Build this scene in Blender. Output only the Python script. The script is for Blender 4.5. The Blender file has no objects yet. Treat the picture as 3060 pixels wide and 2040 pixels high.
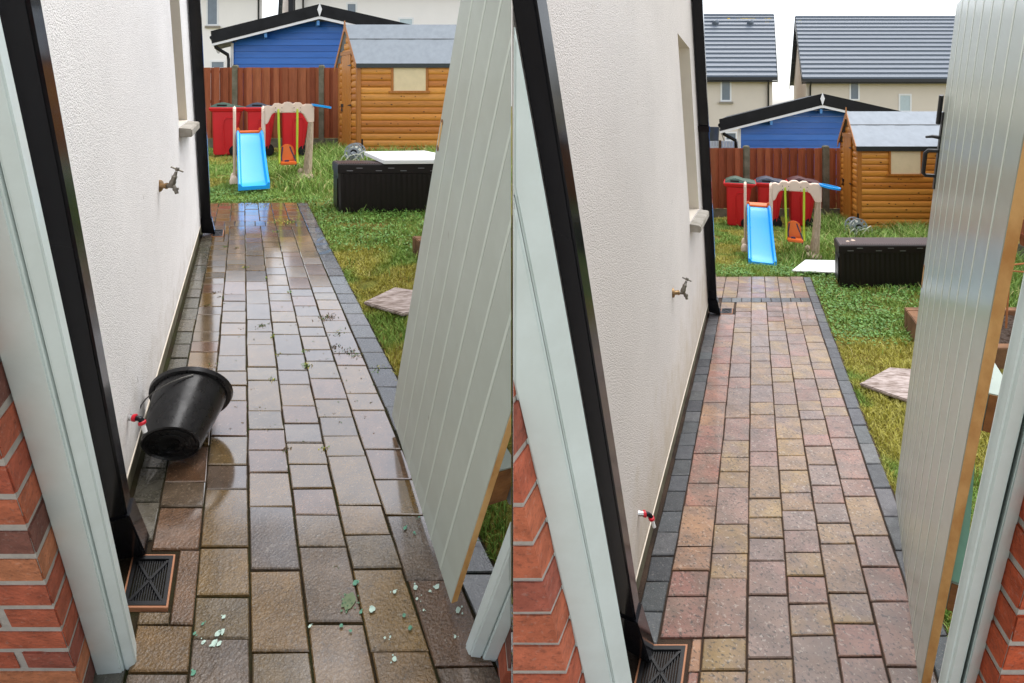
import bpy, bmesh, math, random
import numpy as np
from mathutils import Vector
random.seed(7)
rng = np.random.default_rng(11)
R = math.radians

# ------------------------------------------------------------------ camera, world, sun, exposure
scene = bpy.context.scene
C = scene.collection
F, UC, YH, H = 1600.0, 1530.0, 310.0, 1.85        # focal length, principal point (photo pixels), camera height
cam = bpy.data.cameras.new('camera')
cam_o = bpy.data.objects.new('camera', cam)
C.objects.link(cam_o)
cam.sensor_width = 36.0
cam.lens = 36.0 * F / 3060.0
cam.shift_y = -(1020.0 - YH) / 3060.0
cam.clip_start, cam.clip_end = 0.03, 400.0
cam_o.location = (0, 0, H)
cam_o.rotation_euler = (R(90), 0, 0)
scene.camera = cam_o

world = bpy.data.worlds.new('World')
scene.world = world
world.use_nodes = True
wn, wl = world.node_tree.nodes, world.node_tree.links
wn.clear()
SUN_EL, SUN_AZ = R(72), R(50)
sky = wn.new('ShaderNodeTexSky')
sky.sky_type = 'NISHITA'
sky.sun_disc = False
sky.sun_elevation = SUN_EL
sky.sun_rotation = SUN_AZ
sky.air_density, sky.dust_density, sky.ozone_density = 1.0, 1.5, 1.0
hsv = wn.new('ShaderNodeHueSaturation')
hsv.inputs['Saturation'].default_value = 0.30
bg = wn.new('ShaderNodeBackground')
bg.inputs['Strength'].default_value = 0.15
wo = wn.new('ShaderNodeOutputWorld')
wl.new(sky.outputs[0], hsv.inputs['Color'])
wl.new(hsv.outputs[0], bg.inputs[0])
wl.new(bg.outputs[0], wo.inputs[0])

sun = bpy.data.lights.new('sun', 'SUN')
sun.energy = 1.2
sun.angle = R(60)
sun.color = (1.0, 0.97, 0.93)
sun_o = bpy.data.objects.new('sun', sun)
C.objects.link(sun_o)
# direction towards the sun for the Nishita convention (rotation measured from +Y towards +X)
sd = Vector((math.sin(SUN_AZ) * math.cos(SUN_EL), math.cos(SUN_AZ) * math.cos(SUN_EL), math.sin(SUN_EL)))
sun_o.rotation_euler = sd.to_track_quat('Z', 'Y').to_euler()

scene.view_settings.view_transform = 'Standard'
scene.view_settings.look = 'None'
scene.view_settings.gamma = 1.0
scene.view_settings.exposure = 1.24

# ------------------------------------------------------------------ materials
def srgb(r, g, b):
    f = lambda c: (c / 255.0) / 12.92 if c / 255.0 <= 0.04045 else ((c / 255.0 + 0.055) / 1.055) ** 2.4
    return (f(r), f(g), f(b), 1.0)

def mat(name, col, rough=0.6, spec=0.5, var=0.0, vscale=4.0, bump=0.0, bscale=60.0, metallic=0.0,
        col2=None, stretch=(1, 1, 1), attr=False, coat=0.0, speck=0.0, sscale=180.0, rvar=0.0, bdist=0.01,
        voronoi=False, translucent=0.0):
    m = bpy.data.materials.new(name)
    m.use_nodes = True
    nt = m.node_tree
    n, l = nt.nodes, nt.links
    p = n['Principled BSDF']
    p.inputs['Roughness'].default_value = rough
    p.inputs['Specular IOR Level'].default_value = spec
    p.inputs['Metallic'].default_value = metallic
    p.inputs['Coat Weight'].default_value = coat
    tc = n.new('ShaderNodeTexCoord')
    mp = n.new('ShaderNodeMapping')
    mp.inputs['Scale'].default_value = stretch
    l.new(tc.outputs['Object'], mp.inputs[0])
    if attr:
        a = n.new('ShaderNodeAttribute')
        a.attribute_name = 'Col'
        src = a.outputs['Color']
    else:
        r = n.new('ShaderNodeRGB')
        r.outputs[0].default_value = col
        src = r.outputs[0]
    def noise(scale, detail=5.0, rr=0.6):
        t = n.new('ShaderNodeTexNoise')
        t.inputs['Scale'].default_value = scale
        t.inputs['Detail'].default_value = detail
        t.inputs['Roughness'].default_value = rr
        l.new(mp.outputs[0], t.inputs['Vector'])
        return t
    def ramp(s, a, b):
        q = n.new('ShaderNodeMapRange')
        q.inputs['From Min'].default_value, q.inputs['From Max'].default_value = a, b
        l.new(s, q.inputs['Value'])
        return q.outputs[0]
    def mix(fac, A, B):
        q = n.new('ShaderNodeMix')
        q.data_type = 'RGBA'
        l.new(fac, q.inputs[0])
        l.new(A, q.inputs[6])
        if isinstance(B, tuple):
            q.inputs[7].default_value = B
        else:
            l.new(B, q.inputs[7])
        return q.outputs[2]
    def mul(s, k):
        q = n.new('ShaderNodeMath')
        q.operation = 'MULTIPLY'
        l.new(s, q.inputs[0])
        q.inputs[1].default_value = k
        return q.outputs[0]
    if col2 is not None:
        src = mix(ramp(noise(vscale).outputs[0], 0.38, 0.64), src, col2)
    if var > 0:
        q = n.new('ShaderNodeHueSaturation')
        mr = n.new('ShaderNodeMapRange')
        mr.inputs['To Min'].default_value, mr.inputs['To Max'].default_value = 1 - var, 1 + var
        mr.inputs['From Min'].default_value, mr.inputs['From Max'].default_value = 0.3, 0.7
        l.new(noise(vscale * 1.7).outputs[0], mr.inputs['Value'])
        l.new(mr.outputs[0], q.inputs['Value'])
        l.new(src, q.inputs['Color'])
        src = q.outputs[0]
    if speck > 0:
        sp = ramp(noise(sscale, 2.0).outputs[0], 0.56, 0.66)
        src = mix(mul(sp, speck), src, (0.03, 0.028, 0.026, 1))
        sp2 = ramp(noise(sscale * 0.83 + 3, 2.0).outputs[0], 0.60, 0.70)
        src = mix(mul(sp2, speck * 0.5), src, (0.5, 0.46, 0.4, 1))
    l.new(src, p.inputs['Base Color'])
    if rvar > 0:
        mr = n.new('ShaderNodeMapRange')
        mr.inputs['From Min'].default_value, mr.inputs['From Max'].default_value = 0.35, 0.65
        mr.inputs['To Min'].default_value = max(0.02, rough - rvar)
        mr.inputs['To Max'].default_value = min(1, rough + rvar)
        l.new(noise(vscale * 1.3 + 1.0).outputs[0], mr.inputs['Value'])
        l.new(mr.outputs[0], p.inputs['Roughness'])
    if bump > 0:
        b = n.new('ShaderNodeBump')
        b.inputs['Strength'].default_value = bump
        b.inputs['Distance'].default_value = bdist
        if voronoi:
            v = n.new('ShaderNodeTexVoronoi')
            v.inputs['Scale'].default_value = bscale
            l.new(mp.outputs[0], v.inputs['Vector'])
            nz = noise(bscale * 0.6, 3.0)
            ad = n.new('ShaderNodeMath')
            ad.operation = 'SUBTRACT'
            l.new(nz.outputs[0], ad.inputs[0])
            l.new(v.outputs['Distance'], ad.inputs[1])
            l.new(ad.outputs[0], b.inputs['Height'])
        else:
            l.new(noise(bscale, 3.0).outputs[0], b.inputs['Height'])
        l.new(b.outputs[0], p.inputs['Normal'])
    return m

M = {}
M['wall_white'] = mat('white_roughcast', srgb(244, 241, 239), 0.85, 0.2, var=0.04, vscale=1.2, bump=0.55, bscale=230, bdist=0.0045, speck=0.26, sscale=150, voronoi=True)
M['wall_cream'] = mat('cream_roughcast', srgb(212, 205, 199), 0.85, 0.2, var=0.05, vscale=1.0, bump=0.55, bscale=220, bdist=0.0045, speck=0.16, sscale=150, voronoi=True)
M['reveal'] = mat('smooth_reveal_render', srgb(219, 209, 193), 0.85, 0.2, var=0.04, bump=0.15, bscale=120, bdist=0.003)
M['plinth'] = mat('damp_plinth', srgb(116, 110, 92), 0.8, 0.3, col2=srgb(84, 80, 60), vscale=9, bump=0.3, bscale=90, bdist=0.004)
M['concrete'] = mat('pale_concrete', srgb(176, 170, 160), 0.85, 0.3, col2=srgb(144, 138, 126), vscale=8, bump=0.3, bscale=90, bdist=0.004)
M['post_concrete'] = mat('weathered_post_concrete', srgb(124, 118, 102), 0.9, 0.2, col2=srgb(98, 96, 78), vscale=6, bump=0.3, bscale=90)
M['black_pipe'] = mat('black_pvc', (0.007, 0.007, 0.009, 1), 0.16, 0.22, rvar=0.05, vscale=3)
M['black_metal'] = mat('black_iron', (0.012, 0.012, 0.013, 1), 0.4, 0.5)
M['frame_green'] = mat('sage_green_paint', srgb(212, 224, 222), 0.38, 0.4, var=0.04, vscale=2.5, bump=0.06, bscale=20, stretch=(3, 3, .6), bdist=0.003)
M['gate_green_l'] = mat('grey_green_gate_paint', srgb(186, 194, 183), 0.34, 0.4, var=0.05, vscale=1.5)
M['gate_green_r'] = mat('glossy_grey_green_gate_paint', srgb(178, 187, 177), 0.24, 0.4, var=0.05, vscale=1.5)
M['groove_highlight'] = mat('groove_painted_skylight', srgb(204, 212, 200), 0.4, 0.4)  # paler colour stands in for sky light caught in the board grooves
M['teal'] = mat('teal_primer', srgb(120, 176, 158), 0.5, 0.4, var=0.1, vscale=6)
M['ply'] = mat('raw_plywood_edge', srgb(222, 178, 116), 0.7, 0.3, col2=srgb(194, 142, 82), vscale=7, stretch=(2, 2, .5), bump=0.2, bscale=60)
M['ledge_wood'] = mat('brown_end_grain', srgb(146, 100, 56), 0.75, 0.3, col2=srgb(110, 72, 40), vscale=16, bump=0.3, bscale=80)
M['hinge'] = mat('galvanised_steel', srgb(150, 152, 156), 0.4, 0.5, metallic=0.8, var=0.1, vscale=30)
M['brick'] = mat('red_brick', srgb(168, 84, 58), 0.85, 0.25, attr=True, col2=None, var=0.28, vscale=16, bump=0.6, bscale=110, bdist=0.006, speck=0.30, sscale=110)
M['mortar'] = mat('grey_mortar', srgb(170, 164, 156), 0.95, 0.2, var=0.12, vscale=25, bump=0.5, bscale=140, bdist=0.005)
M['terracotta'] = mat('terracotta_gully_rim', srgb(176, 122, 90), 0.6, 0.4, var=0.1, vscale=12)
M['dark_pit'] = mat('dark_wet_gully', srgb(44, 24, 16), 0.35, 0.5, var=0.2, vscale=15)
M['brass'] = mat('aged_brass', srgb(150, 122, 86), 0.4, 0.5, metallic=0.7, var=0.2, vscale=60)
M['pewter'] = mat('dull_chrome', srgb(128, 122, 112), 0.38, 0.5, metallic=0.85, var=0.25, vscale=80)
M['chrome'] = mat('bright_chrome', srgb(205, 205, 205), 0.2, 0.5, metallic=0.9)
M['red_plastic'] = mat('red_fitting_plastic', srgb(200, 24, 44), 0.35, 0.5)
M['white_plastic'] = mat('white_pipe_plastic', srgb(232, 232, 230), 0.4, 0.5)
M['bucket'] = mat('black_bucket_plastic', (0.010, 0.010, 0.011, 1), 0.30, 0.5, rvar=0.12, vscale=14, bump=0.08, bscale=25, bdist=0.004)
M['wire'] = mat('grey_wire', srgb(110, 108, 104), 0.4, 0.5, metallic=0.8)
M['fence'] = mat('red_brown_fence_stain', srgb(132, 58, 36), 0.75, 0.25, attr=True, var=0.18, vscale=3.5, stretch=(6, 6, .7), bump=0.25, bscale=30, bdist=0.004)
M['shed'] = mat('honey_shed_stain', srgb(188, 118, 44), 0.38, 0.4, attr=True, var=0.16, vscale=4, stretch=(.8, 2, 9), rvar=0.08)
M['shed_door'] = mat('honey_shed_door_stain', srgb(190, 122, 46), 0.4, 0.4, var=0.14, vscale=4, stretch=(9, 9, .5))
M['shed_trim'] = mat('honey_shed_trim_stain', srgb(172, 108, 44), 0.45, 0.4, var=0.15, vscale=5, stretch=(6, 6, .6))
M['knot'] = mat('dark_knot', srgb(96, 52, 20), 0.5, 0.4)
M['felt'] = mat('grey_roof_felt', srgb(154, 161, 168), 0.7, 0.35, var=0.08, vscale=5, bump=0.25, bscale=160, bdist=0.003)
M['felt_edge'] = mat('dark_wet_felt_edge', srgb(34, 42, 40), 0.4, 0.5, var=0.2, vscale=8)
M['blind'] = mat('cream_cloth_blind', srgb(226, 206, 166), 0.75, 0.2, var=0.05, vscale=4, bump=0.25, bscale=6, bdist=0.02)
M['cabin_blue'] = mat('blue_cabin_paint', srgb(42, 98, 178), 0.40, 0.45, attr=True, var=0.08, vscale=1.2, stretch=(.4, 1, 3), rvar=0.1)
M['black_felt'] = mat('black_fascia', (0.006, 0.006, 0.007, 1), 0.45, 0.22, var=0.4, vscale=2, rvar=0.12)
M['white_paint'] = mat('white_paint', srgb(236, 236, 236), 0.4, 0.4, var=0.02)
M['blue_light'] = mat('pale_blue_paint', srgb(84, 146, 210), 0.4, 0.4)
M['house_white'] = mat('white_house_render', srgb(250, 245, 241), 0.9, 0.2, var=0.02, vscale=.5)
M['house_cream'] = mat('cream_house_render', srgb(222, 211, 197), 0.9, 0.2, var=0.03, vscale=.5)
M['slate'] = mat('grey_roof_slate', srgb(92, 102, 114), 0.45, 0.4, var=0.10, vscale=3, stretch=(1, 4, 4))
M['lichen'] = mat('yellow_lichen', srgb(196, 160, 40), 0.9, 0.1, col2=srgb(120, 124, 110), vscale=3)
M['glass'] = mat('dark_window_glass', srgb(110, 122, 134), 0.08, 0.6, var=0.15, vscale=.8)
M['net_glass'] = mat('pale_blind_glass', srgb(188, 204, 210), 0.15, 0.5, var=0.05)
M['sill'] = mat('grey_stone_sill', srgb(150, 142, 130), 0.85, 0.3, var=0.1, vscale=4)
M['bin_red'] = mat('red_bin_plastic', srgb(204, 26, 36), 0.42, 0.45, var=0.05, vscale=2)
M['lid_green'] = mat('dark_green_lid', srgb(70, 94, 80), 0.4, 0.5, var=0.1)
M['lid_grey'] = mat('dark_slate_lid', srgb(62, 70, 84), 0.4, 0.5, var=0.1)
M['lid_brown'] = mat('dark_brown_lid', srgb(78, 40, 42), 0.4, 0.5, var=0.1)
M['rubber'] = mat('black_rubber', (0.008, 0.008, 0.008, 1), 0.7, 0.3)
M['beige'] = mat('beige_moulded_plastic', srgb(218, 196, 176), 0.5, 0.4, var=0.05, vscale=3, bump=0.1, bscale=40, bdist=0.004)
M['bark'] = mat('beige_bark_plastic', srgb(190, 170, 146), 0.6, 0.4, col2=srgb(156, 136, 112), vscale=18, stretch=(2, 2, .6), bump=0.8, bscale=30, bdist=0.02)
M['slide_blue'] = mat('bright_blue_slide_plastic', srgb(20, 160, 240), 0.28, 0.5, var=0.03)
M['orange'] = mat('orange_plastic', srgb(228, 112, 44), 0.4, 0.45, var=0.05)
M['lime'] = mat('lime_green_plastic', srgb(178, 200, 50), 0.4, 0.45)
M['strap'] = mat('dark_purple_webbing', srgb(76, 62, 84), 0.8, 0.2)
M['box_brown'] = mat('dark_brown_resin', srgb(24, 18, 16), 0.42, 0.25, var=0.15, vscale=4, bump=0.2, bscale=40, stretch=(1.5, 1.5, .3), bdist=0.003)
M['box_lid'] = mat('brown_resin_lid', srgb(66, 44, 38), 0.36, 0.45, var=0.15, vscale=4)
M['board_white'] = mat('white_panel', srgb(240, 240, 238), 0.35, 0.4, var=0.02)
M['reel_grey'] = mat('grey_reel_plastic', srgb(150, 156, 164), 0.4, 0.45)
M['hose'] = mat('pale_hose', srgb(190, 192, 180), 0.45, 0.4)
M['shell'] = mat('pale_shell', srgb(226, 202, 180), 0.6, 0.3, var=0.1, vscale=40)
M['slab'] = mat('pinkish_grey_slab', srgb(178, 164, 158), 0.75, 0.3, col2=srgb(118, 102, 92), vscale=13, stretch=(1, 3.5, 1), bump=0.5, bscale=26, bdist=0.01)
M['sleeper'] = mat('weathered_timber', srgb(128, 92, 64), 0.8, 0.25, col2=srgb(92, 66, 48), vscale=6, bump=0.3, bscale=50)
M['soil'] = mat('dark_soil', srgb(58, 44, 34), 0.95, 0.1, col2=srgb(96, 84, 76), vscale=38, bump=1.0, bscale=60, bdist=0.03)
M['cane'] = mat('rusty_cane', srgb(176, 112, 66), 0.6, 0.3, var=0.15, vscale=20)
M['leaf'] = mat('leaf_green', srgb(84, 122, 54), 0.5, 0.35, attr=True, var=0.1, vscale=30)
M['grass'] = mat('grass_blades', srgb(84, 122, 54), 0.5, 0.3, attr=True)
M['lawn'] = mat('mossy_lawn_soil', srgb(104, 108, 48), 0.95, 0.1, col2=srgb(122, 104, 52), vscale=2.2, var=0.35, bump=0.9, bscale=55, bdist=0.03, speck=0.25, sscale=60)
M['joint_l'] = mat('dark_mossy_joint_sand', srgb(46, 36, 24), 0.9, 0.2, col2=srgb(44, 46, 20), vscale=6, bump=0.5, bscale=120)
M['joint_r'] = mat('dark_joint_sand', srgb(70, 56, 46), 0.9, 0.2, col2=srgb(48, 40, 34), vscale=6, bump=0.5, bscale=120)
M['paver_r'] = mat('damp_brindle_pavers', (0, 0, 0, 1), 0.40, 0.5, attr=True, col2=srgb(116, 96, 84), coat=0.22, var=0.26, vscale=6, bump=0.35, bscale=170, bdist=0.004, speck=0.75, sscale=82, rvar=0.1)
M['edge_stone'] = mat('charcoal_edging_stone', (0, 0, 0, 1), 0.45, 0.5, attr=True, var=0.25, vscale=16, bump=0.5, bscale=190, bdist=0.004, speck=0.5, sscale=170, rvar=0.12)
M['edge_wet'] = mat('wet_charcoal_edging_stone', (0, 0, 0, 1), 0.28, 0.7, attr=True, var=0.25, vscale=16, bump=0.35, bscale=150, bdist=0.004, speck=0.4, sscale=150, rvar=0.1, coat=0.8)
M['paint_spot'] = mat('spilled_mint_paint', srgb(190, 222, 208), 0.55, 0.4, attr=True, var=0.1, vscale=40)
M['debris'] = mat('dead_leaf_litter', srgb(92, 70, 50), 0.8, 0.2, var=0.3, vscale=30)
M['picket'] = mat('white_picket_paint', srgb(228, 228, 228), 0.6, 0.3)

def weathered(m, base_z, dirt, amount):
    """splash dirt along the foot of a wall and scattered dark specks"""
    n, l = m.node_tree.nodes, m.node_tree.links
    p = n['Principled BSDF']
    src = p.inputs['Base Color'].links[0].from_socket
    tc = n.new('ShaderNodeTexCoord')
    sx = n.new('ShaderNodeSeparateXYZ')
    l.new(tc.outputs['Object'], sx.inputs[0])
    nz = n.new('ShaderNodeTexNoise')
    nz.inputs['Scale'].default_value, nz.inputs['Detail'].default_value, nz.inputs['Roughness'].default_value = 7.0, 8.0, 0.7
    l.new(tc.outputs['Object'], nz.inputs['Vector'])
    mr = n.new('ShaderNodeMapRange')
    mr.inputs['From Min'].default_value, mr.inputs['From Max'].default_value = base_z, 0.10
    mr.inputs['To Min'].default_value, mr.inputs['To Max'].default_value = 0.0, 0.42
    l.new(sx.outputs[2], mr.inputs['Value'])
    ad = n.new('ShaderNodeMath'); ad.operation = 'ADD'
    l.new(nz.outputs[0], ad.inputs[0]); l.new(mr.outputs[0], ad.inputs[1])
    th = n.new('ShaderNodeMapRange')
    th.inputs['From Min'].default_value, th.inputs['From Max'].default_value = 0.62, 0.98
    th.inputs['To Max'].default_value = amount
    l.new(ad.outputs[0], th.inputs['Value'])
    mx = n.new('ShaderNodeMix'); mx.data_type = 'RGBA'
    l.new(th.outputs[0], mx.inputs[0]); l.new(src, mx.inputs[6]); mx.inputs[7].default_value = dirt
    sp = n.new('ShaderNodeTexNoise')
    sp.inputs['Scale'].default_value, sp.inputs['Detail'].default_value = 24.0, 1.0
    mp = n.new('ShaderNodeMapping'); mp.inputs['Scale'].default_value = (1, 1, .5)
    l.new(tc.outputs['Object'], mp.inputs[0]); l.new(mp.outputs[0], sp.inputs['Vector'])
    t2 = n.new('ShaderNodeMapRange')
    t2.inputs['From Min'].default_value, t2.inputs['From Max'].default_value = 0.79, 0.84
    t2.inputs['To Max'].default_value = 0.55
    l.new(sp.outputs[0], t2.inputs['Value'])
    m2 = n.new('ShaderNodeMix'); m2.data_type = 'RGBA'
    l.new(t2.outputs[0], m2.inputs[0]); l.new(mx.outputs[2], m2.inputs[6]); m2.inputs[7].default_value = srgb(120, 108, 92)
    l.new(m2.outputs[2], p.inputs['Base Color'])
weathered(M['wall_white'], 0.55, srgb(176, 166, 148), 0.5)
weathered(M['wall_cream'], 0.70, srgb(176, 160, 128), 0.5)
weathered(M['frame_green'], 0.03, srgb(160, 164, 150), 0.2)
weathered(M['gate_green_l'], 0.08, srgb(150, 152, 136), 0.25)
weathered(M['gate_green_r'], 0.08, srgb(150, 152, 136), 0.25)

def wet_paver():
    m = mat('wet_brindle_pavers', (0, 0, 0, 1), 0.2, 0.5, attr=True, var=0.30, vscale=8, speck=0.38, sscale=115)
    n, l = m.node_tree.nodes, m.node_tree.links
    p = n['Principled BSDF']
    tc = n.new('ShaderNodeTexCoord')
    big = n.new('ShaderNodeTexNoise')
    big.inputs['Scale'].default_value, big.inputs['Detail'].default_value = 1.9, 3.0
    fine = n.new('ShaderNodeTexNoise')
    fine.inputs['Scale'].default_value, fine.inputs['Detail'].default_value = 120.0, 2.0
    for t in (big, fine):
        l.new(tc.outputs['Object'], t.inputs['Vector'])
    r1 = n.new('ShaderNodeMapRange')          # rough where the water film is thin
    r1.inputs['From Min'].default_value, r1.inputs['From Max'].default_value = 0.40, 0.62
    r1.inputs['To Min'].default_value, r1.inputs['To Max'].default_value = 0.06, 0.30
    l.new(big.outputs[0], r1.inputs['Value'])
    l.new(r1.outputs[0], p.inputs['Roughness'])
    r2 = n.new('ShaderNodeMapRange')
    r2.inputs['From Min'].default_value, r2.inputs['From Max'].default_value = 0.38, 0.60
    r2.inputs['To Min'].default_value, r2.inputs['To Max'].default_value = 0.05, 0.42
    l.new(big.outputs[0], r2.inputs['Value'])
    b = n.new('ShaderNodeBump')
    b.inputs['Distance'].default_value = 0.006
    l.new(r2.outputs[0], b.inputs['Strength'])
    l.new(fine.outputs[0], b.inputs['Height'])
    l.new(b.outputs[0], p.inputs['Normal'])
    # standing film of water: down the middle and far part of the path, patchy near the gate
    sep = n.new('ShaderNodeSeparateXYZ')
    l.new(tc.outputs['Object'], sep.inputs[0])
    def mrange(src, a0, a1, b0, b1):
        q = n.new('ShaderNodeMapRange')
        q.interpolation_type = 'SMOOTHSTEP'
        q.inputs['From Min'].default_value, q.inputs['From Max'].default_value = a0, a1
        q.inputs['To Min'].default_value, q.inputs['To Max'].default_value = b0, b1
        l.new(src, q.inputs['Value'])
        return q.outputs[0]
    along = mrange(sep.outputs[1], 1.4, 2.35, -0.22, 0.45)
    pat = n.new('ShaderNodeMath'); pat.operation = 'ADD'
    l.new(along, pat.inputs[0]); l.new(big.outputs[0], pat.inputs[1])
    film = mrange(pat.outputs[0], 0.30, 0.75, 0.06, 1.0)
    far = mrange(sep.outputs[1], 4.3, 5.3, 1.0, 0.45)
    fm = n.new('ShaderNodeMath'); fm.operation = 'MULTIPLY'
    l.new(film, fm.inputs[0]); l.new(far, fm.inputs[1])
    l.new(fm.outputs[0], p.inputs['Coat Weight'])
    p.inputs['Coat Roughness'].default_value = 0.10
    p.inputs['Coat IOR'].default_value = 2.4
    rgh = mrange(pat.outputs[0], 0.30, 0.80, 0.34, 0.10)
    l.new(rgh, p.inputs['Roughness'])
    bs = mrange(pat.outputs[0], 0.30, 0.85, 0.95, 0.05)
    l.new(bs, b.inputs['Strength'])
    return m
M['paver_l'] = wet_paver()

# ------------------------------------------------------------------ mesh builder
class Ax:
    """local axes of one thing: origin and three edge directions"""
    def __init__(s, o=(0, 0, 0), ex=(1, 0, 0), ey=(0, 1, 0), ez=(0, 0, 1)):
        s.o, s.x, s.y, s.z = Vector(o), Vector(ex), Vector(ey), Vector(ez)
    def __call__(s, p):
        return s.o + s.x * p[0] + s.y * p[1] + s.z * p[2]

class MB:
    def __init__(s, ax=None):
        s.v, s.f, s.c, s.ax = [], [], [], ax or Ax()
        s.col = None
    def add(s, vs, fs):
        b = len(s.v)
        s.v += [s.ax(p) for p in vs]
        for f in fs:
            s.f.append(tuple(i + b for i in f))
            s.c.append(s.col)
    def poly(s, vs):
        s.add(vs, [tuple(range(len(vs)))])
    def hexa(s, p):                      # 4 lower + 4 upper corners
        s.add(p, [(3, 2, 1, 0), (4, 5, 6, 7), (0, 1, 5, 4), (1, 2, 6, 5), (2, 3, 7, 6), (3, 0, 4, 7)])
    def box(s, x0, x1, y0, y1, z0, z1):
        s.hexa([(x0, y0, z0), (x1, y0, z0), (x1, y1, z0), (x0, y1, z0), (x0, y0, z1), (x1, y0, z1), (x1, y1, z1), (x0, y1, z1)])
    def prism(s, lo, hi):                # two matching loops
        n = len(lo)
        s.add(list(lo) + list(hi), [tuple(range(n - 1, -1, -1)), tuple(range(n, 2 * n))] + [(i, (i + 1) % n, n + (i + 1) % n, n + i) for i in range(n)])
    def loft(s, loops, caps=True):
        n = len(loops[0])
        vs = [p for lp in loops for p in lp]
        fs = []
        for k in range(len(loops) - 1):
            for i in range(n):
                j = (i + 1) % n
                fs.append((k * n + i, k * n + j, (k + 1) * n + j, (k + 1) * n + i))
        if caps:
            fs += [tuple(range(n - 1, -1, -1)), tuple(range((len(loops) - 1) * n, len(loops) * n))]
        s.add(vs, fs)
    def tube(s, pts, r, n=8, caps=True):
        pts = [Vector(p) for p in pts]
        rs = r if isinstance(r, (list, tuple)) else [r] * len(pts)
        loops = []
        for i, p in enumerate(pts):
            d = (pts[min(i + 1, len(pts) - 1)] - pts[max(i - 1, 0)]).normalized()
            a = d.orthogonal().normalized() if i == 0 else (a - d * a.dot(d)).normalized()
            b = d.cross(a)
            loops.append([p + (a * math.cos(t) + b * math.sin(t)) * rs[i] for t in [2 * math.pi * k / n for k in range(n)]])
        s.loft(loops, caps)
    def lathe(s, prof, o, d, n=24, caps=(True, True)):   # prof: (radius, distance along d)
        o, d = Vector(o), Vector(d).normalized()
        a = d.orthogonal().normalized()
        b = d.cross(a)
        loops = [[o + d * h + (a * math.cos(t) + b * math.sin(t)) * max(r, 1e-4) for t in [2 * math.pi * k / n for k in range(n)]] for r, h in prof]
        s.loft(loops, False)
        base = len(s.v) - n * len(prof)
        if caps[0]:
            s.f.append(tuple(base + i for i in range(n - 1, -1, -1))); s.c.append(s.col)
        if caps[1]:
            s.f.append(tuple(base + (len(prof) - 1) * n + i for i in range(n))); s.c.append(s.col)
    def build(s, name, m, parent=None, smooth=None, bevel=0.0, clip=None, normals=True):
        off = parent_loc(parent)
        me = bpy.data.meshes.new(name)
        me.from_pydata([tuple(Vector(p) - off) for p in s.v], [], s.f)
        if any(c is not None for c in s.c):
            at = me.color_attributes.new('Col', 'FLOAT_COLOR', 'CORNER')
            buf = np.empty((len(me.loops), 4), np.float32)
            k = 0
            for f, c in zip(s.f, s.c):
                buf[k:k + len(f)] = c or (1, 1, 1, 1)
                k += len(f)
            at.data.foreach_set('color', buf.ravel())
        bm = bmesh.new()
        bm.from_mesh(me)
        if clip:                          # cut square at the plot boundary x = 0
            g = bm.verts[:] + bm.edges[:] + bm.faces[:]
            r = bmesh.ops.bisect_plane(bm, geom=g, plane_co=(clip * 0.002 - off.x, 0, 0), plane_no=(-clip, 0, 0), clear_outer=True)
            ed = [e for e in r['geom_cut'] if isinstance(e, bmesh.types.BMEdge)]
            if ed:
                bmesh.ops.edgenet_fill(bm, edges=ed)
        if normals:
            bmesh.ops.recalc_face_normals(bm, faces=bm.faces[:])
        if bevel > 0:
            es = [e for e in bm.edges if len(e.link_faces) == 2 and e.calc_face_angle(0) > 0.6]
            bmesh.ops.bevel(bm, geom=es, offset=bevel, segments=2, affect='EDGES', clamp_overlap=True)
        bm.to_mesh(me)
        bm.free()
        if smooth is not None:
            me.shade_smooth()
            me.set_sharp_from_angle(angle=R(smooth))
        me.materials.append(m)
        o = bpy.data.objects.new(name, me)
        C.objects.link(o)
        if parent is not None:
            o.parent = parent
        return o

LOC = {}
def parent_loc(p):
    v = Vector((0, 0, 0))
    while p is not None:
        v += p.location
        p = p.parent
    return v

def tag(o, label, cat, group=None, kind=None):
    if label: o['label'] = label
    if cat: o['category'] = cat
    if group: o['group'] = group
    if kind: o['kind'] = kind
    return o

def thing(name, label, cat, loc, group=None):
    o = bpy.data.objects.new(name, None)
    o.empty_display_size = 0.1
    C.objects.link(o)
    o.location = loc
    return tag(o, label, cat, group)

def dup(o, parent=None):
    c = o.copy()
    C.objects.link(c)
    if parent is not None:
        c.parent = parent
    for ch in list(o.children):
        dup(ch, c)
    return c

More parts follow.
